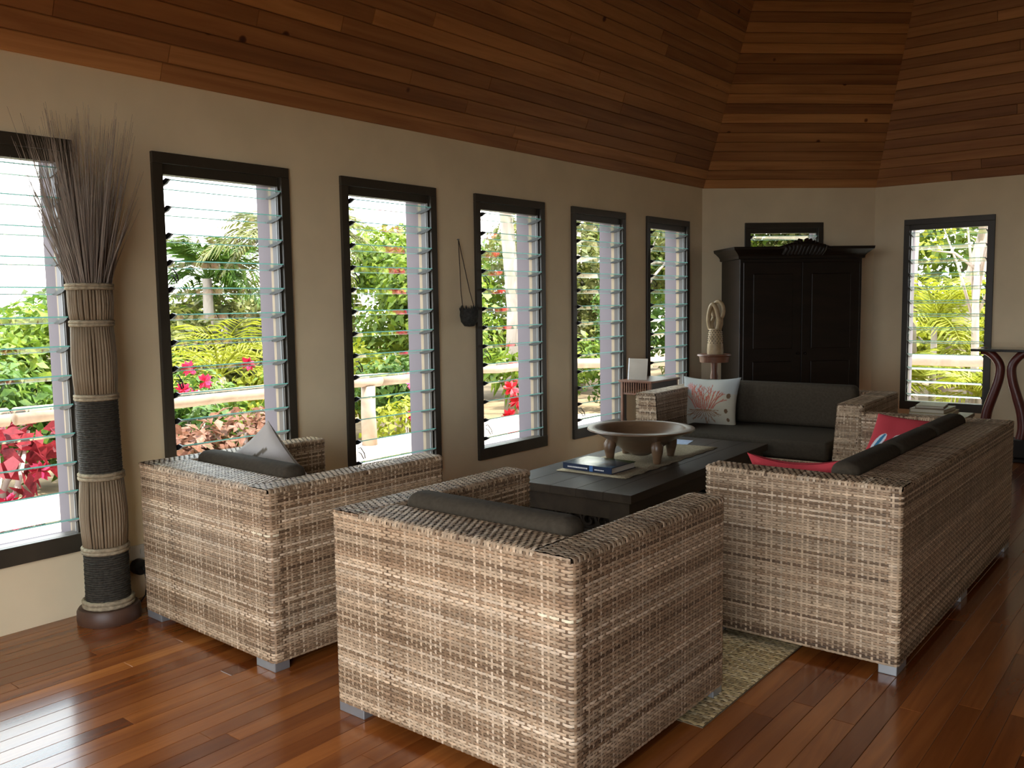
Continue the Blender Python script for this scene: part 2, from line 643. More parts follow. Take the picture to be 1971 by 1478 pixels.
def ceil_board(P, a00, a01, a10, a11, d0, d1):
    """front face proud of the backing, chamfered long edges"""
    g = 0.0010
    c = 0.0045
    t_ = 0.016
    o0 = Vector(P((a00 + a01) / 2, d0))
    ux = (Vector(P(1, 0)) - Vector(P(0, 0))).normalized()
    uy = (Vector(P(0, 1)) - Vector(P(0, 0))).normalized()
    uz = (Vector(P(0, 0, 1)) - Vector(P(0, 0, 0))).normalized()
    am = (a00 + a01) / 2
    h = d1 - d0
    q = [(a00 - am + g, g), (a01 - am - g, g), (a11 - am - g, h - g), (a10 - am + g, h - g)]
    qi = [(a00 - am + g + c * .3, g + c), (a01 - am - g - c * .3, g + c), (a11 - am - g - c * .3, h - g - c), (a10 - am + g + c * .3, h - g - c)]
    vs = [(x, y, 0.001) for x, y in q] + [(x, y, t_ - c) for x, y in q] + [(x, y, t_) for x, y in qi]
    fs = [(0, 1, 5, 4), (1, 2, 6, 5), (2, 3, 7, 6), (3, 0, 4, 7), (4, 5, 9, 8), (5, 6, 10, 9), (6, 7, 11, 10), (7, 4, 8, 11), (8, 9, 10, 11)]
    me = MB().add(vs, fs).mesh('plank', 'ceiling_wood')
    o = link('plank', me, ceiling)
    o.matrix_local = Matrix(((ux.x, uy.x, uz.x, o0.x), (ux.y, uy.y, uz.y, o0.y), (ux.z, uy.z, uz.z, o0.z), (0, 0, 0, 1)))
    return o


for pi_, (P, lim, L) in enumerate(planes[:3]):
    for k in range(20):
        d0, d1 = k * ROWP, (k + 1) * ROWP
        a0, a1 = lim(d0)
        b0, b1 = lim(d1)
        if pi_ == 0:
            a0 = b0 = 0.9 - Y0                   # the part of the plane that comes into view
        if pi_ == 2:
            a1 = b1 = 3.2
        cuts = []
        if pi_ != 1:
            x = a0 + r2.uniform(0.6, 2.6)
            while x < min(a1, b1) - 0.4:
                cuts.append(x)
                x += r2.uniform(1.8, 3.6)
        xs0 = [a0] + cuts + [a1]
        xs1 = [b0] + cuts + [b1]
        for j in range(len(xs0) - 1):
            ceil_board(P, xs0[j], xs0[j + 1], xs1[j], xs1[j + 1], d0, d1)


# ------------------------------------------------------------------ louvre windows
def make_window():
    root = empty('window_1')
    root['kind'] = 'structure'
    w = WIN_W
    cas = 0.055
    fr = 'frame_wood'
    # casing on the wall face
    MB().box(0, w, -0.022, 0.0, WZ1 - cas, WZ1).build('casing', fr, root, bevel=0.003)
    MB().box(0, cas, -0.022, 0.0, WZ0 + 0.085, WZ1 - cas).build('casing', fr, root, bevel=0.003)
    MB().box(w - cas, w, -0.022, 0.0, WZ0 + 0.085, WZ1 - cas).build('casing', fr, root, bevel=0.003)
    MB().box(0, w, -0.026, 0.0, WZ0, WZ0 + 0.085).build('casing', fr, root, bevel=0.003)
    # lining inside the opening
    x0, x1 = OX0, OX1
    MB().box(x0, x0 + 0.022, 0.0, 0.062, OZ0, OZ1).build('jamb', fr, root)
    MB().box(x1 - 0.022, x1, 0.0, 0.062, OZ0, OZ1).build('jamb', fr, root)
    MB().box(x0 + 0.022, x1 - 0.022, 0.004, 0.062, OZ1 - 0.055, OZ1).build('head_rail', fr, root)
    MB().box(x0 + 0.022, x1 - 0.022, 0.0, 0.062, OZ0, OZ0 + 0.035).build('sill_rail', fr, root)
    MB().box(x0, x0 + 0.012, 0.062, 0.098, OZ0, OZ1).build('stop_bead', 'stop_bead', root)
    MB().box(x1 - 0.012, x1, 0.062, 0.098, OZ0, OZ1).build('stop_bead', 'stop_bead', root)
    # blades
    nb = 13
    ztop = OZ1 - 0.055 - 0.045
    pitch = 0.1345
    bw = 0.152
    tilt = R(11)
    b = MB()
    lx0, lx1 = x0 + 0.026, x1 - 0.026
    hy, hz = bw / 2, 0.003
    vs = [(lx0, -hy, -hz), (lx1, -hy, -hz), (lx1, hy, -hz), (lx0, hy, -hz), (lx0, -hy, hz), (lx1, -hy, hz), (lx1, hy, hz), (lx0, hy, hz)]
    b.mi = 0
    b.add(vs, [(3, 2, 1, 0), (4, 5, 6, 7)])
    b.mi = 1
    b.add(vs, [(0, 1, 5, 4), (1, 2, 6, 5), (2, 3, 7, 6), (3, 0, 4, 7)])
    blade = b.mesh('louvre_blade', ['glass', 'glass_edge'])
    # clip: a flat tapered holder gripping the end of the blade
    c = MB()
    c.prism([(-0.070, -0.003), (-0.035, -0.011), (0.03, -0.011), (0.060, -0.004), (0.060, 0.003), (0.03, 0.006), (-0.02, 0.008), (-0.070, 0.003)], -0.004, 0.004, 'x')
    clip = c.mesh('blade_clip', 'clip_black')
    c = MB()
    c.prism([(-0.098, 0.000), (-0.055, -0.013), (0.02, -0.015), (0.058, -0.006), (0.058, 0.004), (0.02, 0.010), (-0.045, 0.013), (-0.062, 0.016)], -0.005, 0.005, 'x')
    clip_op = c.mesh('blade_clip', 'clip_black')
    lev = MB()
    loop = [(0, 0, 0.045), (0, -0.02, 0.05), (0, -0.052, 0.018), (0, -0.060, -0.012), (0, -0.045, -0.018), (0, -0.022, 0.012), (0, 0, 0.02)]
    lev.tube(loop, 0.0035, 6)
    lever = lev.mesh('lever_handle', 'clip_black', True)
    yb = 0.038
    for k in range(nb):
        z = ztop - k * pitch
        link('louvre_blade', blade, root, (0, yb, z), (-tilt, 0, 0))
        link('blade_clip', clip_op, root, (lx0 + 0.001, yb, z - 0.004), (-tilt, 0, 0))
        link('blade_clip', clip, root, (lx1 + 0.001, yb, z - 0.004), (-tilt, 0, 0))
        if k in (3, 7, 11):
            link('lever_handle', lever, root, (lx0 + 0.006, yb - 0.055, z - 0.075))
    # slim aluminium channel seen beside the blade ends
    MB().box(x1 - 0.0245, x1 - 0.0215, 0.012, 0.022, OZ0 + .04, OZ1 - .06).build('channel', 'chrome', root)
    MB().box(x0 + 0.05, x1 - 0.05, 0.0025, 0.005, OZ1 - 0.004, OZ1 - 0.001).build('channel', 'chrome', root)
    return root


win1 = make_window()
win1.location = (0, WINS[0], 0)
win1.rotation_euler = (0, 0, R(90))
for i, y in enumerate(WINS[1:]):
    c_ = copy_tree(win1)
    c_.name = 'window_%d' % (i + 2)
    c_.location = (0, y, 0)
ang_c = math.atan2(K2.y - K1.y, K2.x - K1.x)
c_ = copy_tree(win1)
c_.name = 'window_7'
c_.location = K1 + (K2 - K1).normalized() * W7S
c_.rotation_euler = (0, 0, ang_c)
c_ = copy_tree(win1)
c_.name = 'window_8'
c_.location = (W8X, K2.y, 0)
c_.rotation_euler = (0, 0, 0)

def portal(loc, rz, sx, sz):
    d_ = bpy.data.lights.new('sky_portal', 'AREA')
    d_.shape = 'RECTANGLE'
    d_.size = sx
    d_.size_y = sz
    d_.cycles.is_portal = True
    o = bpy.data.objects.new('sky_portal', d_)
    COL.objects.link(o)
    o.matrix_world = Matrix.Translation(loc) @ Matrix.Rotation(rz, 4, 'Z') @ Matrix.Rotation(R(-90), 4, 'X')
    return o


for y in WINS:
    portal((-TW - 0.02, y + WIN_W / 2, (OZ0 + OZ1) / 2), R(90), OX1 - OX0, OZ1 - OZ0)
portal((W8X + WIN_W / 2, K2.y + TW + .02, (OZ0 + OZ1) / 2), 0, OX1 - OX0, OZ1 - OZ0)
portal((XR - 5.1, Y0 - TW - 0.02, 1.225), R(180), 3.8, 2.45)


# ------------------------------------------------------------------ woven resin furniture
PAL = np.array([[0.56, 0.410, 0.270], [0.46, 0.325, 0.207], [0.36, 0.237, 0.143], [0.25, 0.157, 0.090], [0.68, 0.525, 0.370], [0.165, 0.100, 0.058]])
PALW = np.array([0.26, 0.28, 0.20, 0.12, 0.10, 0.04])


def round_path(pts, r, n=4):
    """open polyline of 3D points with rounded inner corners"""
    pts = [np.array(p, float) for p in pts]
    out = [pts[0]]
    for i in range(1, len(pts) - 1):
        a, b, c = pts[i - 1], pts[i], pts[i + 1]
        u = (a - b) / np.linalg.norm(a - b)
        w = (c - b) / np.linalg.norm(c - b)
        p0, p1 = b + u * r, b + w * r
        for k in range(n + 1):
            t_ = k / n
            out.append((1 - t_) ** 2 * p0 + 2 * t_ * (1 - t_) * b + t_ ** 2 * p1)
    out.append(pts[-1])
    return np.array(out)


class Weave:
    def __init__(s, seed):
        s.V = []
        s.Q = []
        s.C = []
        s.n = 0
        s.rng = np.random.default_rng(seed)

    def strip(s, path, ev, v0, v1, nsgn=1.0, rp=0.0102, sp=0.0215, amp=0.0016, flipc=0, pal=PAL, palw=PALW, wfrac=0.86, streak=True):
        """path: (k,3) polyline the rows follow; ev: direction rows are stacked in"""
        g = s.rng
        path = np.asarray(path, float)
        ev = np.asarray(ev, float)
        seg = np.linalg.norm(np.diff(path, axis=0), axis=1)
        cum = np.concatenate([[0], np.cumsum(seg)])
        Lp = cum[-1]
        ns = max(2, int(round(Lp / sp)))
        nr = max(2, int(round((v1 - v0) / rp)))
        rpp = (v1 - v0) / nr
        S = np.linspace(0, Lp, 2 * ns + 1)
        Pp = np.stack([np.interp(S, cum, path[:, k]) for k in range(3)], 1)
        e = 0.004
        Pa = np.stack([np.interp(np.clip(S - e, 0, Lp), cum, path[:, k]) for k in range(3)], 1)
        Pb = np.stack([np.interp(np.clip(S + e, 0, Lp), cum, path[:, k]) for k in range(3)], 1)
        T = Pb - Pa
        T /= np.linalg.norm(T, axis=1)[:, None]
        N = np.cross(T, ev) * nsgn
        N /= np.linalg.norm(N, axis=1)[:, None]
        M = len(S)
        rows = np.arange(nr)
        vc = v0 + (rows + 0.5) * rpp
        j = np.arange(M)
        st = (j - 1) // 2
        is_st = (j % 2 == 1)
        sign = np.where((rows[:, None] + st[None, :] + flipc) % 2 == 0, 1.0, -1.0)
        h = np.where(is_st[None, :], sign, 0.0) * amp
        h += g.normal(0, amp * 0.12, h.shape)
        hw = rpp * wfrac / 2
        offs = np.array([-hw, 0, hw])
        crown = np.array([0, 0.0011, 0])
        V = (Pp[None, :, None, :] + ev[None, None, None, :] * (vc[:, None, None, None] + offs[None, None, :, None])
             + N[None, :, None, :] * (h[:, :, None, None] + crown[None, None, :, None] + 0.003))
        # colours: per row, changing along its length in long runs
        ci = g.choice(len(pal), size=nr, p=palw)
        base = pal[ci].copy()
        if streak:
            low = np.interp(np.arange(nr), np.arange(0, nr + 9, 6), g.normal(0, 0.13, len(np.arange(0, nr + 9, 6))))
            base *= (1 + low)[:, None]
        C = np.repeat(base[:, None, :], M, axis=1)
        nk = max(2, int(Lp / 0.16) + 2)
        for i in range(nr):
            xs = np.sort(g.uniform(0, Lp, nk))
            C[i] *= (1 + np.interp(S, xs, g.normal(0, 0.14, nk)))[:, None]
        C = np.repeat(C[:, :, None, :], 3, axis=2)
        idx = np.arange(nr * M * 3).reshape(nr, M, 3) + s.n
        a = idx[:, :-1, :-1]
        b = idx[:, 1:, :-1]
        c = idx[:, 1:, 1:]
        d_ = idx[:, :-1, 1:]
        Q = np.stack([a, b, c, d_], -1).reshape(-1, 4)
        s.V.append(V.reshape(-1, 3))
        s.C.append(C.reshape(-1, 3))
        s.Q.append(Q)
        s.n += nr * M * 3
        # stakes
        js = np.arange(1, M, 2)
        k = len(js)
        hs = -h[:, js]
        ws = 0.0042
        vv = np.concatenate([[v0], vc, [v1]])
        hs = np.concatenate([hs[:1] * 0, hs, hs[:1] * 0], 0)
        V2 = (Pp[js][None, :, None, :] + ev[None, None, None, :] * vv[:, None, None, None]
              + T[js][None, :, None, :] * np.array([-ws, ws])[None, None, :, None] + N[js][None, :, None, :] * (hs[:, :, None, None] + 0.0028))
        cs = pal[g.choice(len(pal), size=k, p=palw)] * (1 + g.normal(0, 0.1, (k, 1)))
        C2 = np.broadcast_to(cs[None, :, None, :], (nr + 2, k, 2, 3))
        idx = np.arange((nr + 2) * k * 2).reshape(nr + 2, k, 2) + s.n
        Q2 = np.stack([idx[:-1, :, 0], idx[:-1, :, 1], idx[1:, :, 1], idx[1:, :, 0]], -1).reshape(-1, 4)
        s.V.append(V2.reshape(-1, 3))
        s.C.append(np.array(C2).reshape(-1, 3))
        s.Q.append(Q2)
        s.n += (nr + 2) * k * 2

    def build(s, parent, name='woven_strands', mat='wicker'):
        me = np_mesh(name, np.concatenate(s.V), np.concatenate(s.Q), mat, np.clip(np.concatenate(s.C), 0.02, 0.9))
        o = link(name, me, parent)
        o['kind'] = 'stuff'
        return o


ZB = 0.037        # underside of the wicker
TOP = 0.735


def seat_unit(name, w, d, arm, back, cushions, seed, h=TOP, seat_z=0.30, nfeet=2, arm_low=0.0, cush_up=0.045):
    """origin: middle of the back edge on the floor; back at y = 0, front at y = d"""
    root = empty(name)
    Z = (0, 0, 1)
    hw = w / 2
    e = 0.006
    zt = h - 0.014
    # backrest
    br = MB().box(-hw + e, hw - e, e, back - e, ZB + .002, h - e).build('backrest', 'wicker_core', root)
    wv = Weave(seed)
    wv.strip(round_path([(-hw, 0.04, 0), (-hw, 0, 0), (hw, 0, 0), (hw, 0.04, 0)], 0.018), Z, ZB, zt)
    wv.strip(np.array([(hw - arm, back, 0), (-hw + arm, back, 0)]), Z, seat_z - 0.03, zt)
    wv.strip(round_path([(0, 0, zt - .001), (0, 0, h), (0, back, h), (0, back, zt - .001)], 0.012), (1, 0, 0), -hw + arm, hw - arm, nsgn=-1.0, rp=0.0125, sp=0.0235, amp=0.002)
    for sx in (-1, 1):
        wv.strip(np.array([(sx * (hw - .005) if sx < 0 else hw - arm, 0, 0), (sx * (hw - arm) if sx < 0 else hw - .005, 0, 0)]), Z, zt - .003, h + .001, rp=0.009)
    wv.build(br)
    # arms
    for sx in (-1, 1):
        lo = arm_low
        if lo:
            xi_b = hw - arm - lo
        ab = MB()
        pts = [(sx * (hw - e), ZB + .002), (sx * (hw - e), h - e), (sx * (hw - arm + e), h - e), (sx * (hw - arm - lo + e), ZB + .002)]
        ab.prism(pts if sx < 0 else pts[::-1], back + .001 if False else e, d - e, 'y')
        ao = ab.build('armrest', 'wicker_core', root)
        wv = Weave(seed + 3 + sx)
        if lo:
            # slanting inner face: side, then front cut in rows that grow wider downwards
            wv.strip(round_path([(sx * hw, 0.04, 0), (sx * hw, d, 0), (sx * (hw - 0.03), d, 0)], 0.016), Z, ZB, zt, nsgn=sx * 1.0)
            nr = int((zt - ZB) / 0.0408)
            for k in range(nr):
                za, zb = ZB + (zt - ZB) * k / nr, ZB + (zt - ZB) * (k + 1) / nr
                xi = hw - arm - lo * (1 - (k + .5) / nr)
                wv.strip(np.array([(sx * (hw - 0.028), d, 0), (sx * xi, d, 0)]), Z, za, zb, nsgn=sx * 1.0)
            sl = Vector((sx * lo, 0, h - ZB)).normalized()
            wv.strip(np.array([(sx * (hw - arm - lo), d, ZB), (sx * (hw - arm - lo), back, ZB)]), tuple(sl), 0, (h - ZB) / sl.z - .014, nsgn=sx * 1.0)
        else:
            wv.strip(round_path([(sx * hw, 0.04, 0), (sx * hw, d, 0), (sx * (hw - arm), d, 0), (sx * (hw - arm), back, 0)], 0.016), Z, ZB, zt, nsgn=sx * 1.0)
        x0, x1 = sx * hw, sx * (hw - arm)
        wv.strip(round_path([(x0, 0, zt - .001), (x0, 0, h), (x1, 0, h), (x1, 0, zt - .001)], 0.012), (0, 1, 0), 0.0, d, nsgn=-sx * 1.0, rp=0.0125, sp=0.0235, amp=0.002)
        wv.strip(np.array([(sx * (hw - .005), d, 0), (sx * (hw - arm + .005), d, 0)]), Z, zt - .003, h + .001, nsgn=sx * 1.0, rp=0.009)
        wv.build(ao)
    # seat base
    sb = MB().box(-hw + arm + .002, hw - arm - .002, back + .002, d - 0.012, ZB + .002, seat_z - .004).build('seat_base', 'wicker_core', root)
    wv = Weave(seed + 9)
    wv.strip(np.array([(hw - arm - arm_low, d - 0.008, 0), (-hw + arm + arm_low, d - 0.008, 0)]), Z, ZB, seat_z)
    wv.build(sb)
    # cushions
    iw = w - 2 * arm - 2 * arm_low - 0.012
    n = cushions
    cw = iw / n
    sh = 0.135
    scm = MB().box(-cw / 2 + .002, cw / 2 - .002, 0, d - back - 0.004, 0, sh)
    scme = scm.mesh('seat_cushion', 'fabric', True)
    bh = h + cush_up - seat_z - sh
    bcm = MB().box(-cw / 2 + .006, cw / 2 - .006, 0, 0.12, 0, bh).mesh('back_cushion', 'fabric', True)
    for k in range(n):
        cx = -iw / 2 + cw * (k + .5)
        link('seat_cushion', scme, root, (cx, back + .002, seat_z), bevel=0.03, seg=4)
        link('back_cushion', bcm, root, (cx, back + .006, seat_z + sh), (0, 0, 0), bevel=0.045, seg=5)
    # feet
    fm = MB().box(-0.065, 0.065, -0.035, 0.035, 0, ZB + .004).mesh('foot', 'foot_metal')
    xs = np.linspace(-hw + 0.067, hw - 0.067, nfeet)
    for y in (0.037, d - 0.037):
        for x in xs:
            link('foot', fm, root, (x, y, 0), bevel=0.003)
    return root


armA = seat_unit('wicker_armchair', 1.03, 0.955, 0.14, 0.185, 1, 21)
armA.location = (2.278, 1.968, 0)
tag(armA, 'wicker armchair seen from behind with an empty seat, standing partly on the mat', 'armchair', 'matching wicker armchairs')
armC = copy_tree(armA)
armC.location = (0.800, 2.035, 0)
armC.rotation_euler = (0, 0, R(-1.6))
tag(armC, 'wicker armchair against the louvre windows holding a pale scatter cushion', 'armchair', 'matching wicker armchairs')
sofaB = seat_unit('wicker_sofa', 2.235, 0.805, 0.14, 0.205, 3, 41, nfeet=3)
sofaB.location = (3.262, 4.567, 0)
sofaB.rotation_euler = (0, 0, R(90))
tag(sofaB, 'long wicker sofa with dark cushions and two red scatter cushions', 'sofa')
sofaD = seat_unit('wicker_sofa', 1.70, 0.98, 0.17, 0.15, 1, 61, seat_z=0.325, arm_low=0.05, nfeet=2, cush_up=0.06)
sofaD.location = (1.43, 6.93, 0)
sofaD.rotation_euler = (0, 0, R(183.0))
tag(sofaD, 'wicker two-seat sofa holding a coral print cushion, in front of the wardrobe', 'sofa')


# ------------------------------------------------------------------ scatter cushions
def pillow(name, wd, ht, th, colf, loc, rot, seed, n=70, label='', pinch=0.11):
    g = np.random.default_rng(seed)
    u = np.linspace(-1, 1, n)
    U, Vv = np.meshgrid(u, u, indexing='ij')
    prof = np.clip((1 - U ** 2) * (1 - Vv ** 2), 0, 1) ** 0.42
    X = U * wd / 2 * (1 - pinch * (1 - Vv ** 2)) 
    Zz = Vv * ht / 2 * (1 - pinch * (1 - U ** 2))
    wr = 0.006 * np.sin(5 * U + 3 * Vv + g.uniform(0, 6)) * np.sin(4 * Vv - 2 * U + g.uniform(0, 6)) * prof
    Vs, Qs, Cs = [], [], []
    nb = 0
    for sgn in (-1, 1):
        Y = sgn * (prof * th / 2 + wr + 0.0015)
        P = np.stack([X, Y, Zz], -1).reshape(-1, 3)
        idx = np.arange(n * n).reshape(n, n) + nb
        a, b, c, d_ = idx[:-1, :-1], idx[1:, :-1], idx[1:, 1:], idx[:-1, 1:]
        q = np.stack([a, b, c, d_] if sgn < 0 else [a, d_, c, b], -1).reshape(-1, 4)
        Vs.append(P)
        Qs.append(q)
        Cs.append(colf(U.ravel() * (-sgn), Vv.ravel(), sgn))
        nb += n * n
    me = np_mesh(name, np.concatenate(Vs), np.concatenate(Qs), 'pillow_print', np.concatenate(Cs))
    o = link(name, me, None, loc, rot)
    return tag(o, label, 'cushion')


def seg_dist(U, V, segs):
    best = np.full(U.shape, 9.0)
    for (x0, y0, x1, y1, wd) in segs:
        dx, dy = x1 - x0, y1 - y0
        t_ = np.clip(((U - x0) * dx + (V - y0) * dy) / (dx * dx + dy * dy + 1e-9), 0, 1)
        dd = np.hypot(U - x0 - t_ * dx, V - y0 - t_ * dy) - wd
        best = np.minimum(best, dd)
    return best


def coral_segments(seed):
    g = random.Random(seed)
    segs = []

    def br(x, y, a, L, w, dep):
        x1, y1 = x + math.cos(a) * L, y + math.sin(a) * L
        segs.append((x, y, x1, y1, w))
        if dep > 0:
            for k in range(2):
                br(x1, y1, a + g.uniform(-.42, .42), L * g.uniform(.62, .9), w * .75, dep - 1)
    for k in range(13):
        br(-0.05 + (k - 6) * .055, -0.25 + g.uniform(-.05, .05), R(90) + (6 - k) * 0.09, g.uniform(.2, .34), 0.020, 3)
    roots = []
    n0 = len(segs)
    for k in range(13):
        br(-0.05 + (k - 6) * .03, -0.30, R(185 + k * 14), g.uniform(.14, .26), 0.013, 2)
    return segs[:n0], segs[n0:]


cs_up, cs_dn = coral_segments(5)


def coral_col(U, V, sgn):
    base = np.tile(np.array([0.43, 0.395, 0.315]), (len(U), 1))
    base += (0.06 * np.sin(3 * U + 2 * V))[:, None] * np.array([1, .8, .4])
    base[V > 0.35] += np.array([-0.02, 0.02, 0.07])
    if sgn < 0:
        d_ = seg_dist(U, V, cs_up)
        base[d_ < 0] = (0.42, 0.13, 0.09)
        d_ = seg_dist(U, V, cs_dn)
        base[d_ < 0] = (0.24, 0.12, 0.06)
        dd = np.hypot(U + 0.68, V - 0.62)
        base[(dd < 0.13) & (np.sin(9 * np.arctan2(V - .62, U + .68)) > 0)] = (0.5, 0.2, 0.18)
        for (x, y, r_) in ((0.78, 0.28, 0.07), (0.74, -0.3, 0.06), (0.8, -.62, .05)):
            base[np.hypot(U - x, (V - y) * .7) < r_] = (0.15, 0.09, 0.05)
    return base


def red_col(U, V, sgn):
    c = np.tile(np.array([0.46, 0.050, 0.062]), (len(U), 1))

    def ell(x, y, a, b, ang, col):
        ca, sa = math.cos(ang), math.sin(ang)
        p = (U - x) * ca + (V - y) * sa
        q = -(U - x) * sa + (V - y) * ca
        c[(p / a) ** 2 + (q / b) ** 2 < 1] = col
    for (x, y, ang) in ((-0.62, -0.05, R(60)), (0.55, 0.45, R(120)), (0.1, -0.7, R(20))):
        ell(x, y, 0.30, 0.13, ang, (0.62, 0.66, 0.70))
        ell(x + 0.02, y + 0.02, 0.26, 0.055, ang + 0.1, (0.05, 0.20, 0.36))
    for (x, y, ang) in ((-0.1, 0.05, R(50)), (-0.55, -0.7, R(75)), (0.5, -0.3, R(40))):
        ell(x, y, 0.20, 0.13, ang, (0.60, 0.58, 0.56))
        ell(x, y, 0.13, 0.07, ang, (0.26, 0.22, 0.22))
        ell(x + .26 * math.cos(ang), y + .26 * math.sin(ang), 0.12, 0.03, ang, (0.62, 0.58, 0.56))
    return c


def pale_col(U, V, sgn):
    c = np.tile(np.array([0.56, 0.53, 0.50]), (len(U), 1))
    d_ = seg_dist(U, V, [(-.6, -.5, -.1, .2, .05), (-.1, .2, .3, .1, .05), (.2, -.5, .6, .3, .06), (-.5, .5, .0, .6, .05), (.3, .6, .7, .55, .04)])
    c[d_ < 0] = (0.20, 0.17, 0.13)
    return c


pillow('coral_cushion', 0.50, 0.44, 0.15, coral_col, (0.955, 6.52, 0.612), (R(-14), R(-1), R(2)), 1, 130,
       'pale cushion printed with red branching coral, leaning in the corner of the two-seat sofa')
pillow('red_cushion', 0.45, 0.44, 0.14, red_col, (2.755, 5.36, 0.575), (R(-42), R(2), R(-8)), 2, 110,
       'red cushion with blue and white shell motifs propped upright at the sofa end')
pillow('red_cushion', 0.40, 0.40, 0.13, red_col, (2.745, 3.755, 0.590), (R(24), 0, R(5)), 3, 80,
       'red cushion leaning on the inside of the sofa arm beside the armchair', pinch=0.2)
pillow('pale_cushion', 0.42, 0.42, 0.14, pale_col, (0.665, 2.475, 0.635), (R(14), R(-33), R(14)), 4, 60,
       'pale grey patterned scatter cushion sitting in the armchair by the windows')


# ------------------------------------------------------------------ woven floor mat
mat_root = empty('floor_mat', (0, 0, 0))
tag(mat_root, 'beige plaited floor mat under the coffee table and seating', 'mat')
MX0, MX1, MY0, MY1 = 0.95, 2.86, 2.63, 5.88
MB().box(MX0, MX1, MY0, MY1, 0.0005, 0.003).build('mat_base', 'mat_core', mat_root)
PALM = np.array([[0.74, 0.56, 0.30], [0.66, 0.49, 0.25], [0.52, 0.37, 0.18], [0.80, 0.63, 0.37]])
wv = Weave(90)
wv.strip(np.array([(MX0, 0, 0.003), (MX1, 0, 0.003)]), (0, 1, 0), MY0, MY1, rp=0.020, sp=0.021, amp=0.0028, pal=PALM, palw=[.3, .3, .2, .2], wfrac=0.90, streak=False)
wv.build(mat_root, 'plaited_strips', 'mat_weave')

# ------------------------------------------------------------------ coffee table
tb = empty('coffee_table', (1.375, 4.81, 0), R(2.6))
tag(tb, 'long low dark wooden coffee table with carved apron', 'table')
TL, TWD, TZ = 1.96, 0.84, 0.45
npl = 5
for k in range(npl):
    x0 = -TWD / 2 + TWD * k / npl
    MB().box(x0 + .0006, x0 + TWD / npl - .0006, -TL / 2, TL / 2, TZ - 0.045, TZ).build('top_board', 'table_wood', tb, bevel=0.0015)
for sx in (-1, 1):
    for sy in (-1, 1):
        lg = MB()
        cx, cy = sx * (TWD / 2 - 0.085), sy * (TL / 2 - 0.085)
        lg.lathe([(0.075, 0), (0.075, 0.03), (0.05, 0.05), (0.065, 0.09), (0.068, 0.14), (0.045, 0.19), (0.055, 0.22), (0.055, 0.27)], 12, (cx, cy, 0))
        lg.box(cx - .06, cx + .06, cy - .06, cy + .06, 0.268, TZ - 0.044)
        smooth_angle(lg.build('leg', 'table_wood', tb))
for sy in (-1, 1):
    y = sy * (TL / 2 - 0.05)
    ap = MB().box(-TWD / 2 + .14, TWD / 2 - .14, y - .012, y + .012, TZ - .15, TZ - .046).build('apron', 'table_wood', tb, bevel=0.003)
    yi = y - sy * .03
    MB().box(-TWD / 2 + .14, TWD / 2 - .14, yi - .006, yi + .006, TZ - .25, TZ - .046).build('added_back_board', 'dark_wood', ap)  # added board, blocks the brightness that showed through the carving
    cv = MB()
    for k in range(6):                     # scrolled carving hung below the apron
        x = -TWD / 2 + .19 + k * (TWD - .38) / 5
        pts = [(x + 0.05 * math.cos(a) * (1 - a / 9), y, TZ - .175 + 0.045 * math.sin(a) * (1 - a / 9)) for a in np.linspace(0, 7.2, 22)]
        cv.tube(pts, np.linspace(0.014, 0.007, 22), 6)
    cv.box(-TWD / 2 + .14, TWD / 2 - .14, y - .008, y + .008, TZ - .235, TZ - .222)
    smooth_angle(cv.build('carving', 'dark_wood', ap))
for sx in (-1, 1):
    x = sx * (TWD / 2 - 0.05)
    MB().box(x - .012, x + .012, -TL / 2 + .14, TL / 2 - .14, TZ - .15, TZ - .046).build('apron', 'table_wood', tb, bevel=0.003)
MB().box(-TWD / 2 + .12, TWD / 2 - .12, -TL / 2 + .12, TL / 2 - .12, 0.06, 0.08).build('shelf', 'table_wood', tb)

# table runner
rn = MB()
rx0, rx1, ry0, ry1 = -0.30, 0.17, -0.62, 0.64
nx, ny = 6, 26
vs, fs = [], []
for j in range(ny + 1):
    for i in range(nx + 1):
        x = rx0 + (rx1 - rx0) * i / nx
        y = ry0 + (ry1 - ry0) * j / ny
        if i == nx:
            x += 0.008 * math.sin(j * 1.9)
        vs.append((x, y, 0.0042 + 0.0010 * math.sin(j * 1.3 + i)))
for j in range(ny):
    for i in range(nx):
        a = j * (nx + 1) + i
        fs.append((a, a + 1, a + nx + 2, a + nx + 1))
nv = len(vs)
ro = rn.add(vs, fs).build('table_runner', 'runner_weave', None, (1.40, 4.81, TZ), (0, 0, R(2.0)), smooth=True)
so = ro.modifiers.new('thick', 'SOLIDIFY')
so.thickness = 0.0025
tag(ro, 'natural woven runner laid along the coffee table', 'table runner')

# kava bowl
bw = empty('kava_bowl', (1.333, 4.80, TZ + .0062), R(13))
tag(bw, 'wide carved wooden bowl on stout legs standing on the table runner', 'bowl')
prof = [(0.001, 0.022), (0.05, 0.024), (0.12, 0.062), (0.20, 0.120), (0.285, 0.168), (0.33, 0.182), (0.338, 0.188), (0.335, 0.196), (0.29, 0.199), (0.272, 0.192),
        (0.235, 0.162), (0.16, 0.118), (0.08, 0.092), (0.001, 0.086)]
bo = MB().lathe(prof, 56).build('bowl', 'bowl_wood', bw)
smooth_angle(bo, 50)
for k in range(4):
    a = math.pi / 4 + k * math.pi / 2
    c, s_ = math.cos(a), math.sin(a)
    pts = [(c * 0.205, s_ * 0.205, 0.128), (c * 0.215, s_ * 0.215, 0.10), (c * 0.217, s_ * 0.217, 0.07), (c * 0.214, s_ * 0.214, 0.03), (c * 0.212, s_ * 0.212, 0.0)]
    smooth_angle(MB().tube(pts, [0.030, 0.040, 0.035, 0.027, 0.022], 14).build('leg', 'bowl_wood', bw), 50)

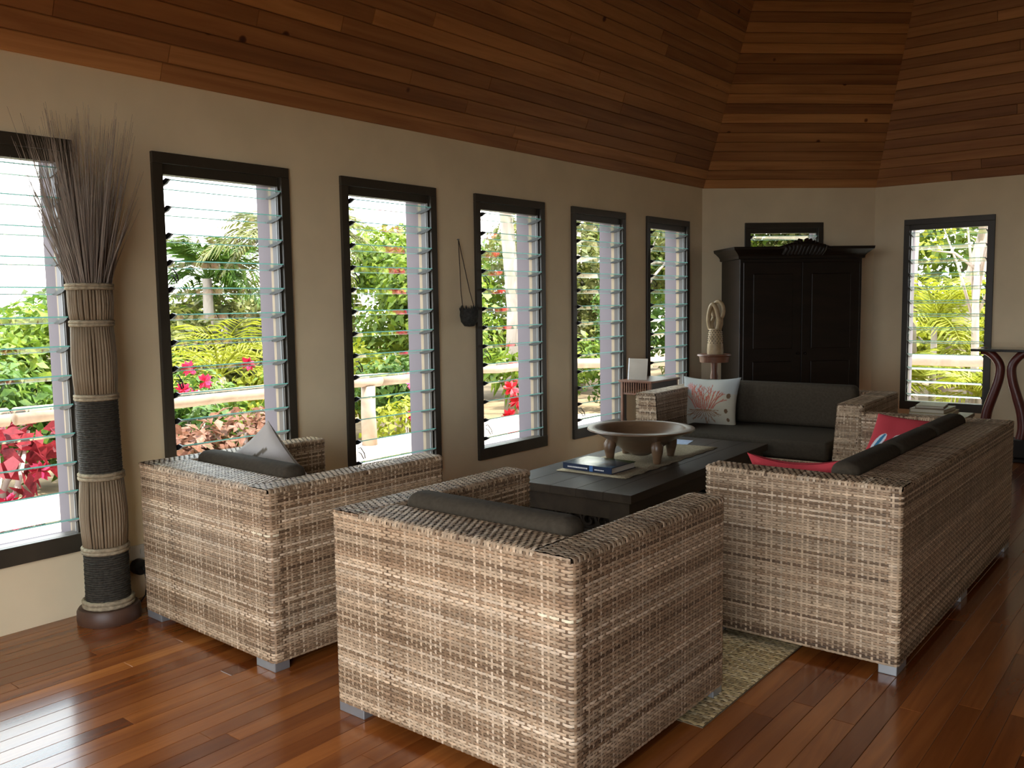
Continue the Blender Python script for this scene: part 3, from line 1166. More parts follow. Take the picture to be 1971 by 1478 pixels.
# hardback book
bk = empty('hardback_book', (1.30, 4.375, TZ + .0062), R(-0.5))
tag(bk, 'thick navy hardback book with glossy picture cover lying on the runner', 'book')
bx, by, bz = 0.345, 0.26, 0.037
MB().box(-bx / 2 + .004, bx / 2 - .005, -by / 2 + .003, by / 2 - .005, .003, bz - .003).build('pages', 'paper', bk)
MB().box(-bx / 2, bx / 2, -by / 2, by / 2, 0, .003).build('cover_back', 'cover_navy', bk)
MB().box(-bx / 2, bx / 2, -by / 2 - .003, -by / 2, 0, bz).build('spine', 'cover_navy', bk)
n = 40
u = np.linspace(0, 1, n)
U, Vv = np.meshgrid(u, u, indexing='ij')
colr = np.zeros((n, n, 3))
colr[:] = (0.012, 0.02, 0.035)
sky = np.exp(-((U - .45) ** 2 / .06 + (Vv - .45) ** 2 / .10))
colr += sky[..., None] * np.array([0.42, 0.46, 0.40])
land = (Vv < 0.16 + .05 * np.sin(9 * U)) 
colr[land] = (0.03, 0.10, 0.16)
green = (Vv > 0.80 - .08 * np.sin(7 * U))
colr[green] = (0.02, 0.05, 0.015)
colr[(U > .55) & (U < .63) & (Vv > .2) & (Vv < .6)] = (0.25, 0.30, 0.34)
P = np.stack([(U - .5) * bx, (Vv - .5) * by, np.full_like(U, bz + .0002)], -1).reshape(-1, 3)
idx = np.arange(n * n).reshape(n, n)
Q = np.stack([idx[:-1, :-1], idx[1:, :-1], idx[1:, 1:], idx[:-1, 1:]], -1).reshape(-1, 4)
cvf = MB().box(-bx / 2, bx / 2, -by / 2, by / 2, bz - .003, bz).build('cover_front', 'cover_navy', bk)
link('cover_picture', np_mesh('cover_picture', P, Q, 'book_print', colr.reshape(-1, 3)), cvf)
sp_ = MB()
gx = random.Random(4)
x = -bx / 2 + .035
while x < 0.0:                                   # worn, unreadable gilt lettering along the spine
    w_ = gx.uniform(.004, .009)
    sp_.box(x, x + w_, -by / 2 - .0036, -by / 2 - .003, .012, .020)
    x += w_ + .003
x = 0.055
while x < 0.12:
    w_ = gx.uniform(.004, .008)
    sp_.box(x, x + w_, -by / 2 - .0036, -by / 2 - .003, .012, .018)
    x += w_ + .003
sp_.build('spine_lettering', 'print_white', cvf)['kind'] = 'stuff'
MB().box(0.018, 0.042, -by / 2 - .0035, -by / 2 - .003, .002, bz - .002).build('spine_band', 'cover_blue', cvf)

# brochure beyond the bowl
bc = empty('brochure', (1.22, 5.52, TZ + .0003), R(14))
tag(bc, 'small blue and white folded brochure lying behind the wooden bowl', 'brochure')
MB().box(-.075, .075, -.10, .10, 0, .0025).build('back_page', 'card_white', bc)
MB().box(-.075, .075, -.10, .10, 0, .002, Matrix.Translation((0, 0, .0027)) @ Matrix.Rotation(R(1.5), 4, 'Y')).build('front_page', 'brochure', bc)

# ------------------------------------------------------------------ wardrobe
wd_ang = math.atan2(K2.y - K1.y, K2.x - K1.x)
wdir = (K2 - K1).normalized()
wnrm = Vector((math.sin(wd_ang), -math.cos(wd_ang), 0))
wc = K1 + wdir * 0.79 + wnrm * 0.05
wr = empty('wardrobe', wc, wd_ang)
tag(wr, 'tall black-brown wardrobe with moulded cornice and carved crest', 'wardrobe')
ww, wdp, wh = 1.20, 0.56, 1.885      # local y: negative is into the room
MB().box(-ww / 2, ww / 2, -wdp, 0, 0.10, wh).build('carcass', 'dark_wood', wr, bevel=0.004)
MB().box(-ww / 2 - .02, ww / 2 + .02, -wdp - .02, 0, 0.0, 0.12).build('plinth', 'dark_wood', wr, bevel=0.01)
co = MB()
steps = [(0.0, wh - .06), (0.018, wh - .055), (0.022, wh - .03), (0.035, wh - .012), (0.060, wh + .012), (0.082, wh + .03), (0.086, wh + .055), (0.0, wh + .055)]
for i in range(len(steps) - 1):
    (a0, z0), (a1, z1) = steps[i], steps[i + 1]
    lo = [(-ww / 2 - a0, 0), (-ww / 2 - a0, -wdp - a0), (ww / 2 + a0, -wdp - a0), (ww / 2 + a0, 0)]
    hi = [(-ww / 2 - a1, 0), (-ww / 2 - a1, -wdp - a1), (ww / 2 + a1, -wdp - a1), (ww / 2 + a1, 0)]
    vs = [(x, y, z0) for x, y in lo] + [(x, y, z1) for x, y in hi]
    co.add(vs, [(0, 1, 5, 4), (1, 2, 6, 5), (2, 3, 7, 6), (3, 0, 4, 7)])
co.build('cornice', 'dark_wood', wr)
for sx in (-1, 1):
    x0, x1 = (-ww / 2 + .03, -.002) if sx < 0 else (.002, ww / 2 - .03)
    dr = MB().box(x0, x1, -wdp - .022, -wdp - .001, .15, wh - .09).build('door', 'dark_wood', wr, bevel=0.004)
    for (za, zb) in ((.24, .85), (.97, wh - .20)):
        MB().box(x0 + .09, x1 - .09, -wdp - .034, -wdp - .021, za, zb).build('door_panel', 'dark_wood', dr, bevel=0.012)
    hx = -.035 * -sx
    MB().lathe([(0.001, 0), (0.012, 0.002), (0.006, 0.012), (0.013, 0.022), (0.001, 0.03)], 12).build('knob', 'dark_wood', dr, (sx * .035, -wdp - .022, .92), (R(90), 0, 0), smooth=True)
cr = MB()
for k in range(-5, 6):                    # leafy scrolls of the crest
    x = k * 0.036
    hgt = 0.085 * math.exp(-(k / 3.6) ** 2) + .02
    cr.tube([(x - .02, -wdp - .06, wh - .02), (x, -wdp - .09, wh + .02 + hgt * .4), (x + .012 * (1 if k >= 0 else -1), -wdp - .085, wh + .03 + hgt * .8),
             (x + .028 * (1 if k >= 0 else -1), -wdp - .07, wh + .022 + hgt)], [.022, .028, .022, .010], 8)
cr.tube([(-.27, -wdp - .075, wh + .035), (-.16, -wdp - .085, wh + .06), (0, -wdp - .09, wh + .072), (.16, -wdp - .085, wh + .06), (.27, -wdp - .075, wh + .035)], [.012, .022, .03, .022, .012], 8)
smooth_angle(cr.build('crest', 'dark_wood', wr), 60)

# ------------------------------------------------------------------ pedestal table and carved figure
pt = empty('pedestal_table', (0.485, 7.56, 0))
tag(pt, 'small round reddish-brown pedestal table beside the wardrobe', 'table')
PZ = 0.945
smooth_angle(MB().lathe([(0.001, PZ - .02), (0.150, PZ - .02), (0.157, PZ - .012), (0.152, PZ), (0.001, PZ)], 36).build('table_top', 'brown_wood', pt), 40)
smooth_angle(MB().lathe([(0.001, PZ - .075), (0.130, PZ - .075), (0.134, PZ - .05), (0.138, PZ - .0205), (0.001, PZ - .0205)], 36).build('apron_ring', 'brown_wood', pt), 40)
smooth_angle(MB().lathe([(0.001, 0.12), (0.045, 0.12), (0.05, 0.2), (0.03, 0.26), (0.028, 0.6), (0.036, 0.74), (0.028, 0.78), (0.032, PZ - .074), (0.001, PZ - .074)], 20).build('column', 'brown_wood', pt), 40)
for k in range(3):
    a = R(30 + 120 * k)
    c, s_ = math.cos(a), math.sin(a)
    MB().tube([(c * .02, s_ * .02, .2), (c * .09, s_ * .09, .17), (c * .15, s_ * .15, .08), (c * .19, s_ * .19, .018)], [.028, .026, .022, .018], 8).build('leg', 'brown_wood', pt, smooth=True)

cf = empty('carved_figure', (0.50, 7.55, PZ + .0005))
tag(cf, 'tall pale openwork wood carving with looped top on the round pedestal table', 'carving')
bd = MB()
bd.lathe([(0.001, 0), (0.074, 0), (0.076, 0.03), (0.070, 0.12), (0.064, 0.20), (0.055, 0.235), (0.001, 0.24)], 28)
smooth_angle(bd.build('trunk', 'carving_wood', cf), 40)
st = MB()
for ring in range(7):                      # rows of carved studs
    z = 0.105 + ring * 0.019
    rr = 0.0715 - (z - .1) * .07
    for k in range(14):
        a = 2 * math.pi * (k + .5 * (ring % 2)) / 14
        st.lathe([(0.001, -.0045), (0.0055, 0), (0.001, .0045)], 6, (rr * math.cos(a), rr * math.sin(a), z))
st.build('studs', 'dark_wood', cf)
lp = []
for k in range(25):                        # figure-of-eight strap
    t_ = 2 * math.pi * k / 24
    zc = 0.335
    lp.append((0.050 * math.sin(t_) * (1 + .25 * math.cos(t_)) - .01, -0.02 + .012 * math.cos(t_), zc - 0.125 * math.cos(t_)))
smooth_angle(MB().tube(lp[:-1], 0.021, 10, closed=True).build('loop', 'carving_wood', cf), 60)
ar = [(0.055 * math.cos(a) + .012, 0.03, 0.40 + 0.085 * math.sin(a)) for a in np.linspace(R(-50), R(215), 18)]
smooth_angle(MB().tube(ar, 0.017, 10).build('loop', 'carving_wood', cf), 60)
MB().tube([(.045, .03, .34), (.05, .015, .28), (.035, 0, .225)], [.017, .02, .022], 10).build('strut', 'carving_wood', cf, smooth=True)
MB().tube([(-.03, .03, .345), (-.045, .01, .28), (-.03, 0, .225)], [.017, .02, .022], 10).build('strut', 'carving_wood', cf, smooth=True)

# ------------------------------------------------------------------ slatted side table with a standing card
sd = empty('slatted_side_table', (0.25, 6.78, 0))
tag(sd, 'narrow red-brown side table with spindle rail, between the windows and the two-seat sofa', 'table')
sx_, sy_, sz_ = 0.15, 0.24, 0.765
MB().box(-sx_ - .015, sx_ + .015, -sy_ - .015, sy_ + .015, sz_ - .018, sz_).build('table_top', 'brown_wood', sd, bevel=0.004)
for ax in (-1, 1):
    for ay in (-1, 1):
        MB().box(ax * sx_ - .022 if ax > 0 else -sx_ - .0, ax * sx_ if ax > 0 else -sx_ + .022, ay * sy_ - .022 if ay > 0 else -sy_, ay * sy_ if ay > 0 else -sy_ + .022, 0, sz_ - .018).build('leg', 'brown_wood', sd, bevel=0.003)
for (yy) in (-sy_ + .006, sy_ - .016):
    MB().box(-sx_ + .022, sx_ - .022, yy, yy + .01, sz_ - .125, sz_ - .110).build('rail', 'brown_wood', sd)
    for k in range(11):
        x = -sx_ + .034 + k * (2 * sx_ - .068) / 10
        MB().box(x - .005, x + .005, yy, yy + .01, sz_ - .110, sz_ - .018).build('spindle', 'brown_wood', sd)
for xx in (-sx_ + .004, sx_ - .014):
    MB().box(xx, xx + .010, -sy_ + .022, sy_ - .022, sz_ - .11, sz_ - .018).build('side_panel', 'dark_wood', sd)
cd = empty('standing_card', (0.235, 6.60, sz_ + .0012), R(8))
tag(cd, 'grey card with a white edge standing upright on the slatted side table', 'card')
Mx = Matrix.Rotation(R(-8), 4, 'X')
MB().box(-.085, .085, 0, .004, 0, .185, Mx).build('front_board', 'card_grey', cd)
MB().box(-.093, -.085, -.001, .012, 0, .187, Mx).build('edge_strip', 'card_white', cd)
MB().box(-.02, .02, 0, .003, 0, .15, Matrix.Translation((0, .075, 0)) @ Matrix.Rotation(R(22), 4, 'X')).build('back_strut', 'card_grey', cd)

# ------------------------------------------------------------------ chest with books
ch = empty('wooden_chest', (2.41, 7.66, 0), R(1))
tag(ch, 'low wooden chest under the tall window holding a stack of books', 'chest')
MB().box(-.205, .205, -.24, .24, 0.02, 0.47).build('body', 'chest_wood', ch, bevel=0.004)
MB().box(-.215, .215, -.25, .25, 0.472, 0.50).build('lid', 'chest_wood', ch, bevel=0.004)
for ax in (-1, 1):
    for ay in (-1, 1):
        MB().box(ax * .18 - .025, ax * .18 + .025, ay * .21 - .025, ay * .21 + .025, 0, .02).build('foot', 'chest_wood', ch)


def book(loc, rz, bx, by, bz, cover, label, pages='paper'):
    r_ = empty('book', loc, rz)
    tag(r_, label, 'book', None)
    MB().box(-bx / 2 + .004, bx / 2 - .004, -by / 2 + .003, by / 2 - .004, .003, bz - .003).build('pages', pages, r_)
    MB().box(-bx / 2, bx / 2, -by / 2, by / 2, 0, .003).build('cover', cover, r_)
    MB().box(-bx / 2, bx / 2, -by / 2, by / 2, bz - .003, bz).build('cover', cover, r_)
    MB().box(-bx / 2, -bx / 2 + .003, -by / 2, by / 2, .003, bz - .003).build('spine', cover, r_)
    return r_


book((2.375, 7.66, .5005), R(3), .30, .40, .028, 'paper_yellow', 'wide pale yellow book at the bottom of the stack on the chest')
book((2.365, 7.65, .529), R(-2), .26, .34, .030, 'cover_tan', 'tan book in the middle of the stack on the chest')
book((2.355, 7.66, .5595), R(6), .21, .27, .020, 'cover_tan', 'small tan book on top of the stack on the chest')

# ------------------------------------------------------------------ console table with lyre legs
cn = empty('console_table', (3.02, 8.78, 0))
tag(cn, 'console table with thin black top and curved dark red lyre legs', 'table')
CZT = 0.985
MB().box(-.585, .70, -.19, .19, CZT - .022, CZT).build('table_top', 'glass_top', cn, bevel=0.004)
for cx in (-0.335, 0.45):
    for sgn in (-1, 1):
        pts = []
        ctrl = [(0.20, 0.96), (0.150, 0.955), (0.085, 0.90), (0.045, 0.82), (0.055, 0.70), (0.095, 0.56), (0.135, 0.42), (0.150, 0.28), (0.135, 0.18)]
        for (dx, z) in ctrl:
            pts.append((cx + sgn * dx, 0, z))
        # even the curve out
        sm = []
        for i in range(len(pts) - 1):
            p0 = pts[max(0, i - 1)]
            p1, p2 = pts[i], pts[i + 1]
            p3 = pts[min(len(pts) - 1, i + 2)]
            for q in range(4):
                t_ = q / 4
                sm.append(tuple(0.5 * ((2 * p1[k]) + (-p0[k] + p2[k]) * t_ + (2 * p0[k] - 5 * p1[k] + 4 * p2[k] - p3[k]) * t_ ** 2 + (-p0[k] + 3 * p1[k] - 3 * p2[k] + p3[k]) * t_ ** 3) for k in range(3)))
        sm.append(pts[-1])
        smooth_angle(MB().tube(sm, np.linspace(0.034, 0.046, len(sm)), 10).build('leg', 'red_wood', cn), 60)
    MB().box(cx - .20, cx + .20, -.10, .10, 0.03, 0.19).build('plinth', 'dark_wood', cn, bevel=0.012)
    for sgn in (-1, 1):
        MB().box(cx + sgn * .15 - .05, cx + sgn * .15 + .05, -.15, .15, 0.0, 0.03).build('foot', 'dark_wood', cn, bevel=0.006)

# ------------------------------------------------------------------ reed floor lamp bundle
lm = empty('reed_bundle_lamp', (0.165, 1.93, 0))
tag(lm, 'tall bundle of reeds with dark bindings, flaring into loose twigs, on a round wooden base', 'floor lamp')
smooth_angle(MB().lathe([(0.001, 0), (0.136, 0), (0.140, 0.015), (0.138, 0.055), (0.130, 0.068), (0.001, 0.07)], 40).build('base', 'base_wood', lm), 40)


def axis(z):
    return (-0.012 * z - 0.006 * z * z, 0.006 * z)


def rad(z):
    return float(np.interp(z, [0.07, 0.33, 0.5, 0.68, 1.04, 1.2, 1.38, 1.55], [0.092, 0.090, 0.094, 0.086, 0.083, 0.087, 0.083, 0.090]))


def reed_section(z0, z1):
    b = MB()
    n = 44
    for k in range(n):
        a = 2 * math.pi * k / n + random.uniform(-.02, .02)
        pts = []
        for z in np.linspace(z0, z1, 5):
            ax, ay = axis(z)
            bul = 1 + 0.05 * math.sin(math.pi * (z - z0) / (z1 - z0)) + random.uniform(-.01, .01)
            pts.append((ax + rad(z) * bul * math.cos(a), ay + rad(z) * bul * math.sin(a), z))
        b.tube(pts, 0.0068, 5)
    b.lathe([(0.001, z0), (rad(z0) * .98, z0), (rad(z1) * .98, z1), (0.001, z1)], 20, (axis((z0 + z1) / 2)[0], axis((z0 + z1) / 2)[1], 0))
    return b.build('reed_section', 'reed', lm, smooth=True)


def binding(z0, z1):
    b = MB()
    n = int((z1 - z0) / 0.010)
    for k in range(n):
        z = z0 + (k + .5) * (z1 - z0) / n
        ax, ay = axis(z)
        rr = rad(z) + .001 + .0012 * (k % 2)
        b.tube([(ax + rr * math.cos(a), ay + rr * math.sin(a), z + .0012 * math.sin(9 * a + k * 2)) for a in np.linspace(0, 2 * math.pi, 28)[:-1]], 0.0062, 5, closed=True)
    b.lathe([(0.001, z0), (rad(z0) * .98, z0), (rad(z1) * .98, z1), (0.001, z1)], 20, (axis((z0 + z1) / 2)[0], axis((z0 + z1) / 2)[1], 0))
    return b.build('dark_binding', 'dark_binding', lm, smooth=True)


def rope(z, turns=2, r_=0.0095, grow=0.006):
    b = MB()
    for k in range(turns):
        zz = z + (k - (turns - 1) / 2) * r_ * 1.7
        ax, ay = axis(zz)
        rr = rad(zz) + grow
        pts = [(ax + rr * math.cos(a), ay + rr * math.sin(a), zz + .001 * math.sin(20 * a)) for a in np.linspace(0, 2 * math.pi, 41)[:-1]]
        b.tube(pts, [r_ * (1 + .12 * (i % 2)) for i in range(40)], 6, closed=True)
    return b.build('rope_ring', 'rope', lm, smooth=True)


rope(0.088, 2, 0.011, 0.012)
binding(0.105, 0.322)
rope(0.338)
reed_section(0.352, 0.665)
rope(0.682)
binding(0.698, 1.030)
rope(1.045, 2, 0.008)
reed_section(1.058, 1.368)
rope(1.382, 2, 0.008)
reed_section(1.394, 1.535)
rope(1.548, 2, 0.008)
tw = MB()
rt_ = random.Random(9)
for k in range(430):
    a = rt_.uniform(0, 2 * math.pi)
    r0 = 0.088 * math.sqrt(rt_.random())
    spread = r0 / 0.088
    ax, ay = axis(1.55)
    topz = rt_.uniform(1.95, 2.34) if rt_.random() < .8 else rt_.uniform(1.75, 2.0)
    out = (0.06 + 0.13 * spread) * rt_.uniform(.6, 1.15)
    bend = rt_.uniform(-.03, .03)
    ca, sa = math.cos(a), math.sin(a)
    pts = []
    for i in range(4):
        t_ = i / 3
        rr = r0 + out * (t_ ** 1.15)
        x = ax + rr * ca - sa * bend * t_ * t_ - 0.03 * t_
        y = ay + rr * sa + ca * bend * t_ * t_
        pts.append((max(x, -0.135), y, 1.53 + (topz - 1.53) * t_))
    tw.tube(pts, [0.0022, 0.0019, 0.0013, 0.0006], 3)
o = tw.build('loose_twigs', 'twig', lm)
o['kind'] = 'stuff'

# power outlet, adaptor and cord
po = empty('power_outlet', (0, 2.165, 0.235), R(90))
tag(po, 'white wall socket plate low on the wall beside the armchair', 'socket')
MB().box(-.045, .045, -.008, 0, -.036, .036).build('plate', 'outlet_white', po, bevel=0.003)
MB().box(.012, .030, -.012, -.008, -.010, .014).build('switch', 'outlet_white', po, bevel=0.001)
pa = empty('plug_adaptor', (0.0, 2.160, 0.165), R(90))
tag(pa, 'black round plug adaptor on the wall below the socket', 'adaptor')
smooth_angle(MB().lathe([(0.001, 0), (0.038, 0), (0.040, 0.01), (0.038, 0.045), (0.03, 0.052), (0.001, 0.052)], 20).build('body', 'black_plastic', pa, (0, 0, 0), (R(90), 0, 0)), 40)
MB().tube([(0, -.05, 0), (0, -.065, 0), (0, -.075, -.01)], .008, 8).build('strain_relief', 'black_plastic', pa, smooth=True)
crd = MB().tube([(0.075, 2.16, .15), (0.08, 2.165, .09), (0.07, 2.16, .03), (0.06, 2.145, .006), (.075, 2.13, .005)], 0.004, 6).build('lamp_cord', 'black_plastic', smooth=True)
tag(crd, 'thin black cord hanging from the adaptor to the reed lamp base', 'cord')

# hanging coconut pot
hp = empty('hanging_pot', (0.0, 4.612, 1.285))
tag(hp, 'small dark coconut-shell pot hung from a cord between two windows', 'hanging pot')
smooth_angle(MB().lathe([(0.001, 0), (0.035, 0.004), (0.058, 0.035), (0.066, 0.08), (0.062, 0.125), (0.054, 0.125), (0.058, 0.08), (0.05, 0.04), (0.001, 0.02)], 24, (0.068, 0, 0)).build('shell', 'coconut', hp), 60)
fz = MB()
for k in range(60):
    a = random.uniform(0, 2 * math.pi)
    rr = random.uniform(0.045, 0.064)
    fz.tube([(0.068 + rr * math.cos(a), rr * math.sin(a), .11), (0.068 + (rr + .006) * math.cos(a), (rr + .006) * math.sin(a), random.uniform(.125, .15))], [.004, .002], 4)
o = fz.build('husk_fibres', 'coconut', hp)
o['kind'] = 'stuff'
MB().tube([(0.07, -.062, .10), (.04, -.05, .25), (.012, -.035, .60)], .003, 5).build('cord', 'cord', hp)
MB().tube([(0.07, .064, .10), (.04, .04, .25), (.012, -.033, .60)], .003, 5).build('cord', 'cord', hp)
MB().tube([(0.068, -.066, .085), (.068, -.069, .15)], .0035, 5).build('peg', 'cord', hp)
MB().tube([(0.068, .060, .085), (.068, .098, .155)], .0035, 5).build('peg', 'cord', hp)
MB().tube([(0, -.034, .605), (.018, -.034, .605)], .004, 6).build('nail', 'chrome', hp)

# ------------------------------------------------------------------ veranda
DZ = -0.06
deck = MB()
deck.prism([(-3.25, -9), (-TW, -9), (-TW, K1.y + .1), (K2.x - .12, K2.y + TW), (9, K2.y + TW), (9, 12.55), (0.15, 12.55), (-3.25, 9.3)], DZ - .30, DZ - .026)
deck_o = tag(deck.build('veranda_deck', 'deck_wood'), kind='structure')
bm_ = MB().box(-3.25, -TW - .005, -.068, .068, -.025, 0).mesh('deck_board', 'deck_wood')
for k in range(64):
    y = 0.2 + k * 0.142
    if y > 9.2:
        break
    link('deck_board', bm_, deck_o, (0, y, DZ))
bm2 = MB().box(-.068, .068, 0, 12.5 - (K2.y + TW + .01), -.025, 0).mesh('deck_board', 'deck_wood')
for k in range(28):
    link('deck_board', bm2, deck_o, (0.6 + k * .142, K2.y + TW + .01, DZ))

rail = empty('log_railing', (-2.95, 0, DZ))
tag(rail, 'weathered round log handrail on stout posts around the veranda', 'railing')


def rail_run(p0, p1, wob):
    n = 9
    pts = []
    for i in range(n):
        t_ = i / (n - 1)
        p = Vector(p0).lerp(Vector(p1), t_)
        pts.append((p.x + 2.95 + random.uniform(-wob, wob), p.y + random.uniform(-wob, wob), p.z + random.uniform(-wob, wob)))
    MB().tube(pts, [0.066 + random.uniform(-.006, .006) for _ in pts], 12).build('handrail', 'log_wood', rail, smooth=True)


RZ = 0.69
rail_run((-2.95, -2.0, RZ), (-2.95, 2.75, RZ + .01), .012)
rail_run((-2.95, 2.78, RZ), (-2.95, 6.5, RZ + .01), .012)
rail_run((-2.95, 6.5, RZ), (-2.95, 9.2, RZ), .012)
rail_run((-2.95, 9.2, RZ), (0.1, 12.3, RZ), .012)
rail_run((0.1, 12.3, RZ), (6.0, 12.3, RZ), .012)
for (x, y) in ((-2.95, 2.50), (-2.95, 6.35), (-2.95, 9.2), (-1.4, 10.75), (0.1, 12.3), (3.6, 12.3), (-2.95, -1.4)):
    MB().tube([(x + 2.95, y, 0), (x + 2.95 + random.uniform(-.01, .01), y, .35), (x + 2.95, y, RZ - .05)], [.085, .078, .075], 14).build('post', 'log_wood', rail, smooth=True)

# ------------------------------------------------------------------ garden
gm = MB()
gv, gf = [], []
gn = 30
for j in range(gn + 1):
    for i in range(gn + 1):
        x = -60 + 90 * i / gn
        y = -25 + 100 * j / gn
        z = -0.55 - 0.03 * max(0, -x - 4) + 0.15 * math.sin(x * .7) * math.cos(y * .5)
        gv.append((x, y, min(z, -0.42)))
for j in range(gn):
    for i in range(gn):
        a = j * (gn + 1) + i
        gf.append((a, a + 1, a + gn + 2, a + gn + 1))
tag(gm.add(gv, gf).build('garden_ground', 'soil', smooth=True), kind='structure')
GZ = -0.5


def leaf_mesh(name, blobs, n, size, mat, seed, elong=1.9, droop=0.2, hollow=0.55):
    g = np.random.default_rng(seed)
    wts = np.array([b[1][0] * b[1][1] + b[1][0] * b[1][2] for b in blobs])
    bi = g.choice(len(blobs), size=n, p=wts / wts.sum())
    C = np.array([b[0] for b in blobs])[bi]
    Rr = np.array([b[1] for b in blobs])[bi]
    d = g.normal(size=(n, 3))
    d /= np.linalg.norm(d, axis=1)[:, None]
    rr = g.uniform(hollow, 1.05, n)[:, None]
    P = C + d * Rr * rr
    nrm = d * 0.8 + g.normal(size=(n, 3)) * 0.6 + np.array([0, 0, .5])
    nrm /= np.linalg.norm(nrm, axis=1)[:, None]
    ax = np.cross(nrm, g.normal(size=(n, 3)))
    ax[:, 2] -= droop
    ax -= nrm * (ax * nrm).sum(1)[:, None]
    ax /= np.linalg.norm(ax, axis=1)[:, None]
    bx_ = np.cross(nrm, ax)
    L = size * g.uniform(.6, 1.3, n)[:, None]
    Wd = L / elong
    base = P
    tip = P + ax * L - nrm * L * .15
    lf = P + ax * L * .45 + bx_ * Wd * .5 + nrm * L * .06
    rt_2 = P + ax * L * .45 - bx_ * Wd * .5 + nrm * L * .06
    V = np.stack([base, lf, tip, rt_2], 1).reshape(-1, 3)
    Q = np.arange(4 * n).reshape(n, 4)
    return np_mesh(name, V, Q, mat, None, smooth=False)


def bush(name, loc, blobs, n, size, mat, seed, label, cat='shrub', stems=4, elong=1.9, stem_mat='bark', group=None, flowers=None):
    r_ = empty(name, (loc[0], loc[1], GZ))
    tag(r_, label, cat, group)
    me = leaf_mesh('foliage', blobs, n, size, mat, seed, elong)
    o_ = link('foliage', me, r_)
    o_['kind'] = 'stuff'
    g = random.Random(seed)
    for k in range(stems):
        b = blobs[k % len(blobs)]
        c = b[0]
        mid = (c[0] * .4 + g.uniform(-.12, .12), c[1] * .4 + g.uniform(-.12, .12), c[2] * .5)
        MB().tube([(g.uniform(-.08, .08), g.uniform(-.08, .08), -0.1), mid, (c[0], c[1], c[2] + b[1][2] * .4)], [.035, .028, .012], 6).build('stem', stem_mat, r_, smooth=True)
    if flowers:
        fmat, pts, fs_ = flowers
        for k, p in enumerate(pts):
            fb = MB()
            for q in range(26):
                dv = Vector((g.uniform(-1, 1), g.uniform(-1, 1), g.uniform(-1, 1))).normalized()
                side = dv.orthogonal().normalized()
                c = Vector((0, 0, 0))
                fb.add([c, c + (dv * .6 + side * .26) * fs_, c + dv * fs_ * 1.1, c + (dv * .6 - side * .26) * fs_], [(0, 1, 2, 3)])
            fb.build('flower', fmat, r_, p)
    return r_


def tree(name, loc, h, crown, n, size, mat, seed, label, trunk_r=0.12, elong=1.8, lean=(0, 0), branches=5):
    r_ = empty(name, (loc[0], loc[1], GZ))
    tag(r_, label, 'tree')
    g = random.Random(seed)
    tp = (lean[0], lean[1], h)
    MB().tube([(0, 0, -.3), (lean[0] * .3 + g.uniform(-.1, .1), lean[1] * .3, h * .35), (lean[0] * .7, lean[1] * .7 + g.uniform(-.1, .1), h * .7), tp],
              [trunk_r * 1.2, trunk_r, trunk_r * .85, trunk_r * .6], 10).build('trunk', 'bark', r_, smooth=True)
    for k in range(branches):
        b = crown[k % len(crown)]
        c = b[0]
        z0 = h * g.uniform(.45, .9)
        f_ = z0 / h
        MB().tube([(lean[0] * f_, lean[1] * f_, z0), ((lean[0] * f_ + c[0]) / 2, (lean[1] * f_ + c[1]) / 2, (z0 + c[2]) / 2 + .1), c], [trunk_r * .45, trunk_r * .3, trunk_r * .12], 6).build('branch', 'bark', r_, smooth=True)
    if n:
        o_ = link('foliage', leaf_mesh('foliage', crown, n, size, mat, seed, elong), r_)
        o_['kind'] = 'stuff'
    return r_


def rblobs(seed, n, spread, rmin, rmax, z0, z1):
    g = random.Random(seed)
    out = []
    for k in range(n):
        r_ = g.uniform(rmin, rmax)
        out.append(((g.uniform(-1, 1) * spread[0], g.uniform(-1, 1) * spread[1], g.uniform(z0, z1)), (r_, r_, r_ * .8)))
    return out


_frond = {}


def frond_mesh(L, nleaf, leafL, mat, arch, seed=0, wl=0.035):
    key = (L, nleaf, leafL, mat, arch)
    if key in _frond:
        return _frond[key]
    g = random.Random(seed)
    b = MB()
    rach = []
    for i in range(9):
        t_ = i / 8
        rach.append(Vector((L * (t_ - .18 * arch * t_ * t_), 0, L * (.42 * t_ - (.25 + .55 * arch) * t_ * t_))))
    b.tube(rach, np.linspace(.018, .004, 9), 5)
    for i in range(nleaf):
        t_ = .12 + .88 * i / (nleaf - 1)
        k = min(7, int(t_ * 8))
        f_ = t_ * 8 - k
        p = rach[k].lerp(rach[k + 1], f_)
        d_ = (rach[k + 1] - rach[k]).normalized()
        ll = leafL * (math.sin(math.pi * min(1, t_ * .85 + .15)) * .8 + .25)
        for s_ in (-1, 1):
            dirv = (d_ * .55 + Vector((0, s_ * .85, .10)) + Vector((g.uniform(-.1, .1), 0, g.uniform(-.15, .1)))).normalized()
            tip = p + dirv * ll + Vector((0, 0, -ll * .35))
            mid = p + dirv * ll * .5
            sd_ = d_ * wl * .5
            b.add([p - sd_ * .4, mid - sd_, tip, mid + sd_], [(0, 1, 2, 3)])
    _frond[key] = b.mesh('frond', mat)
    return _frond[key]


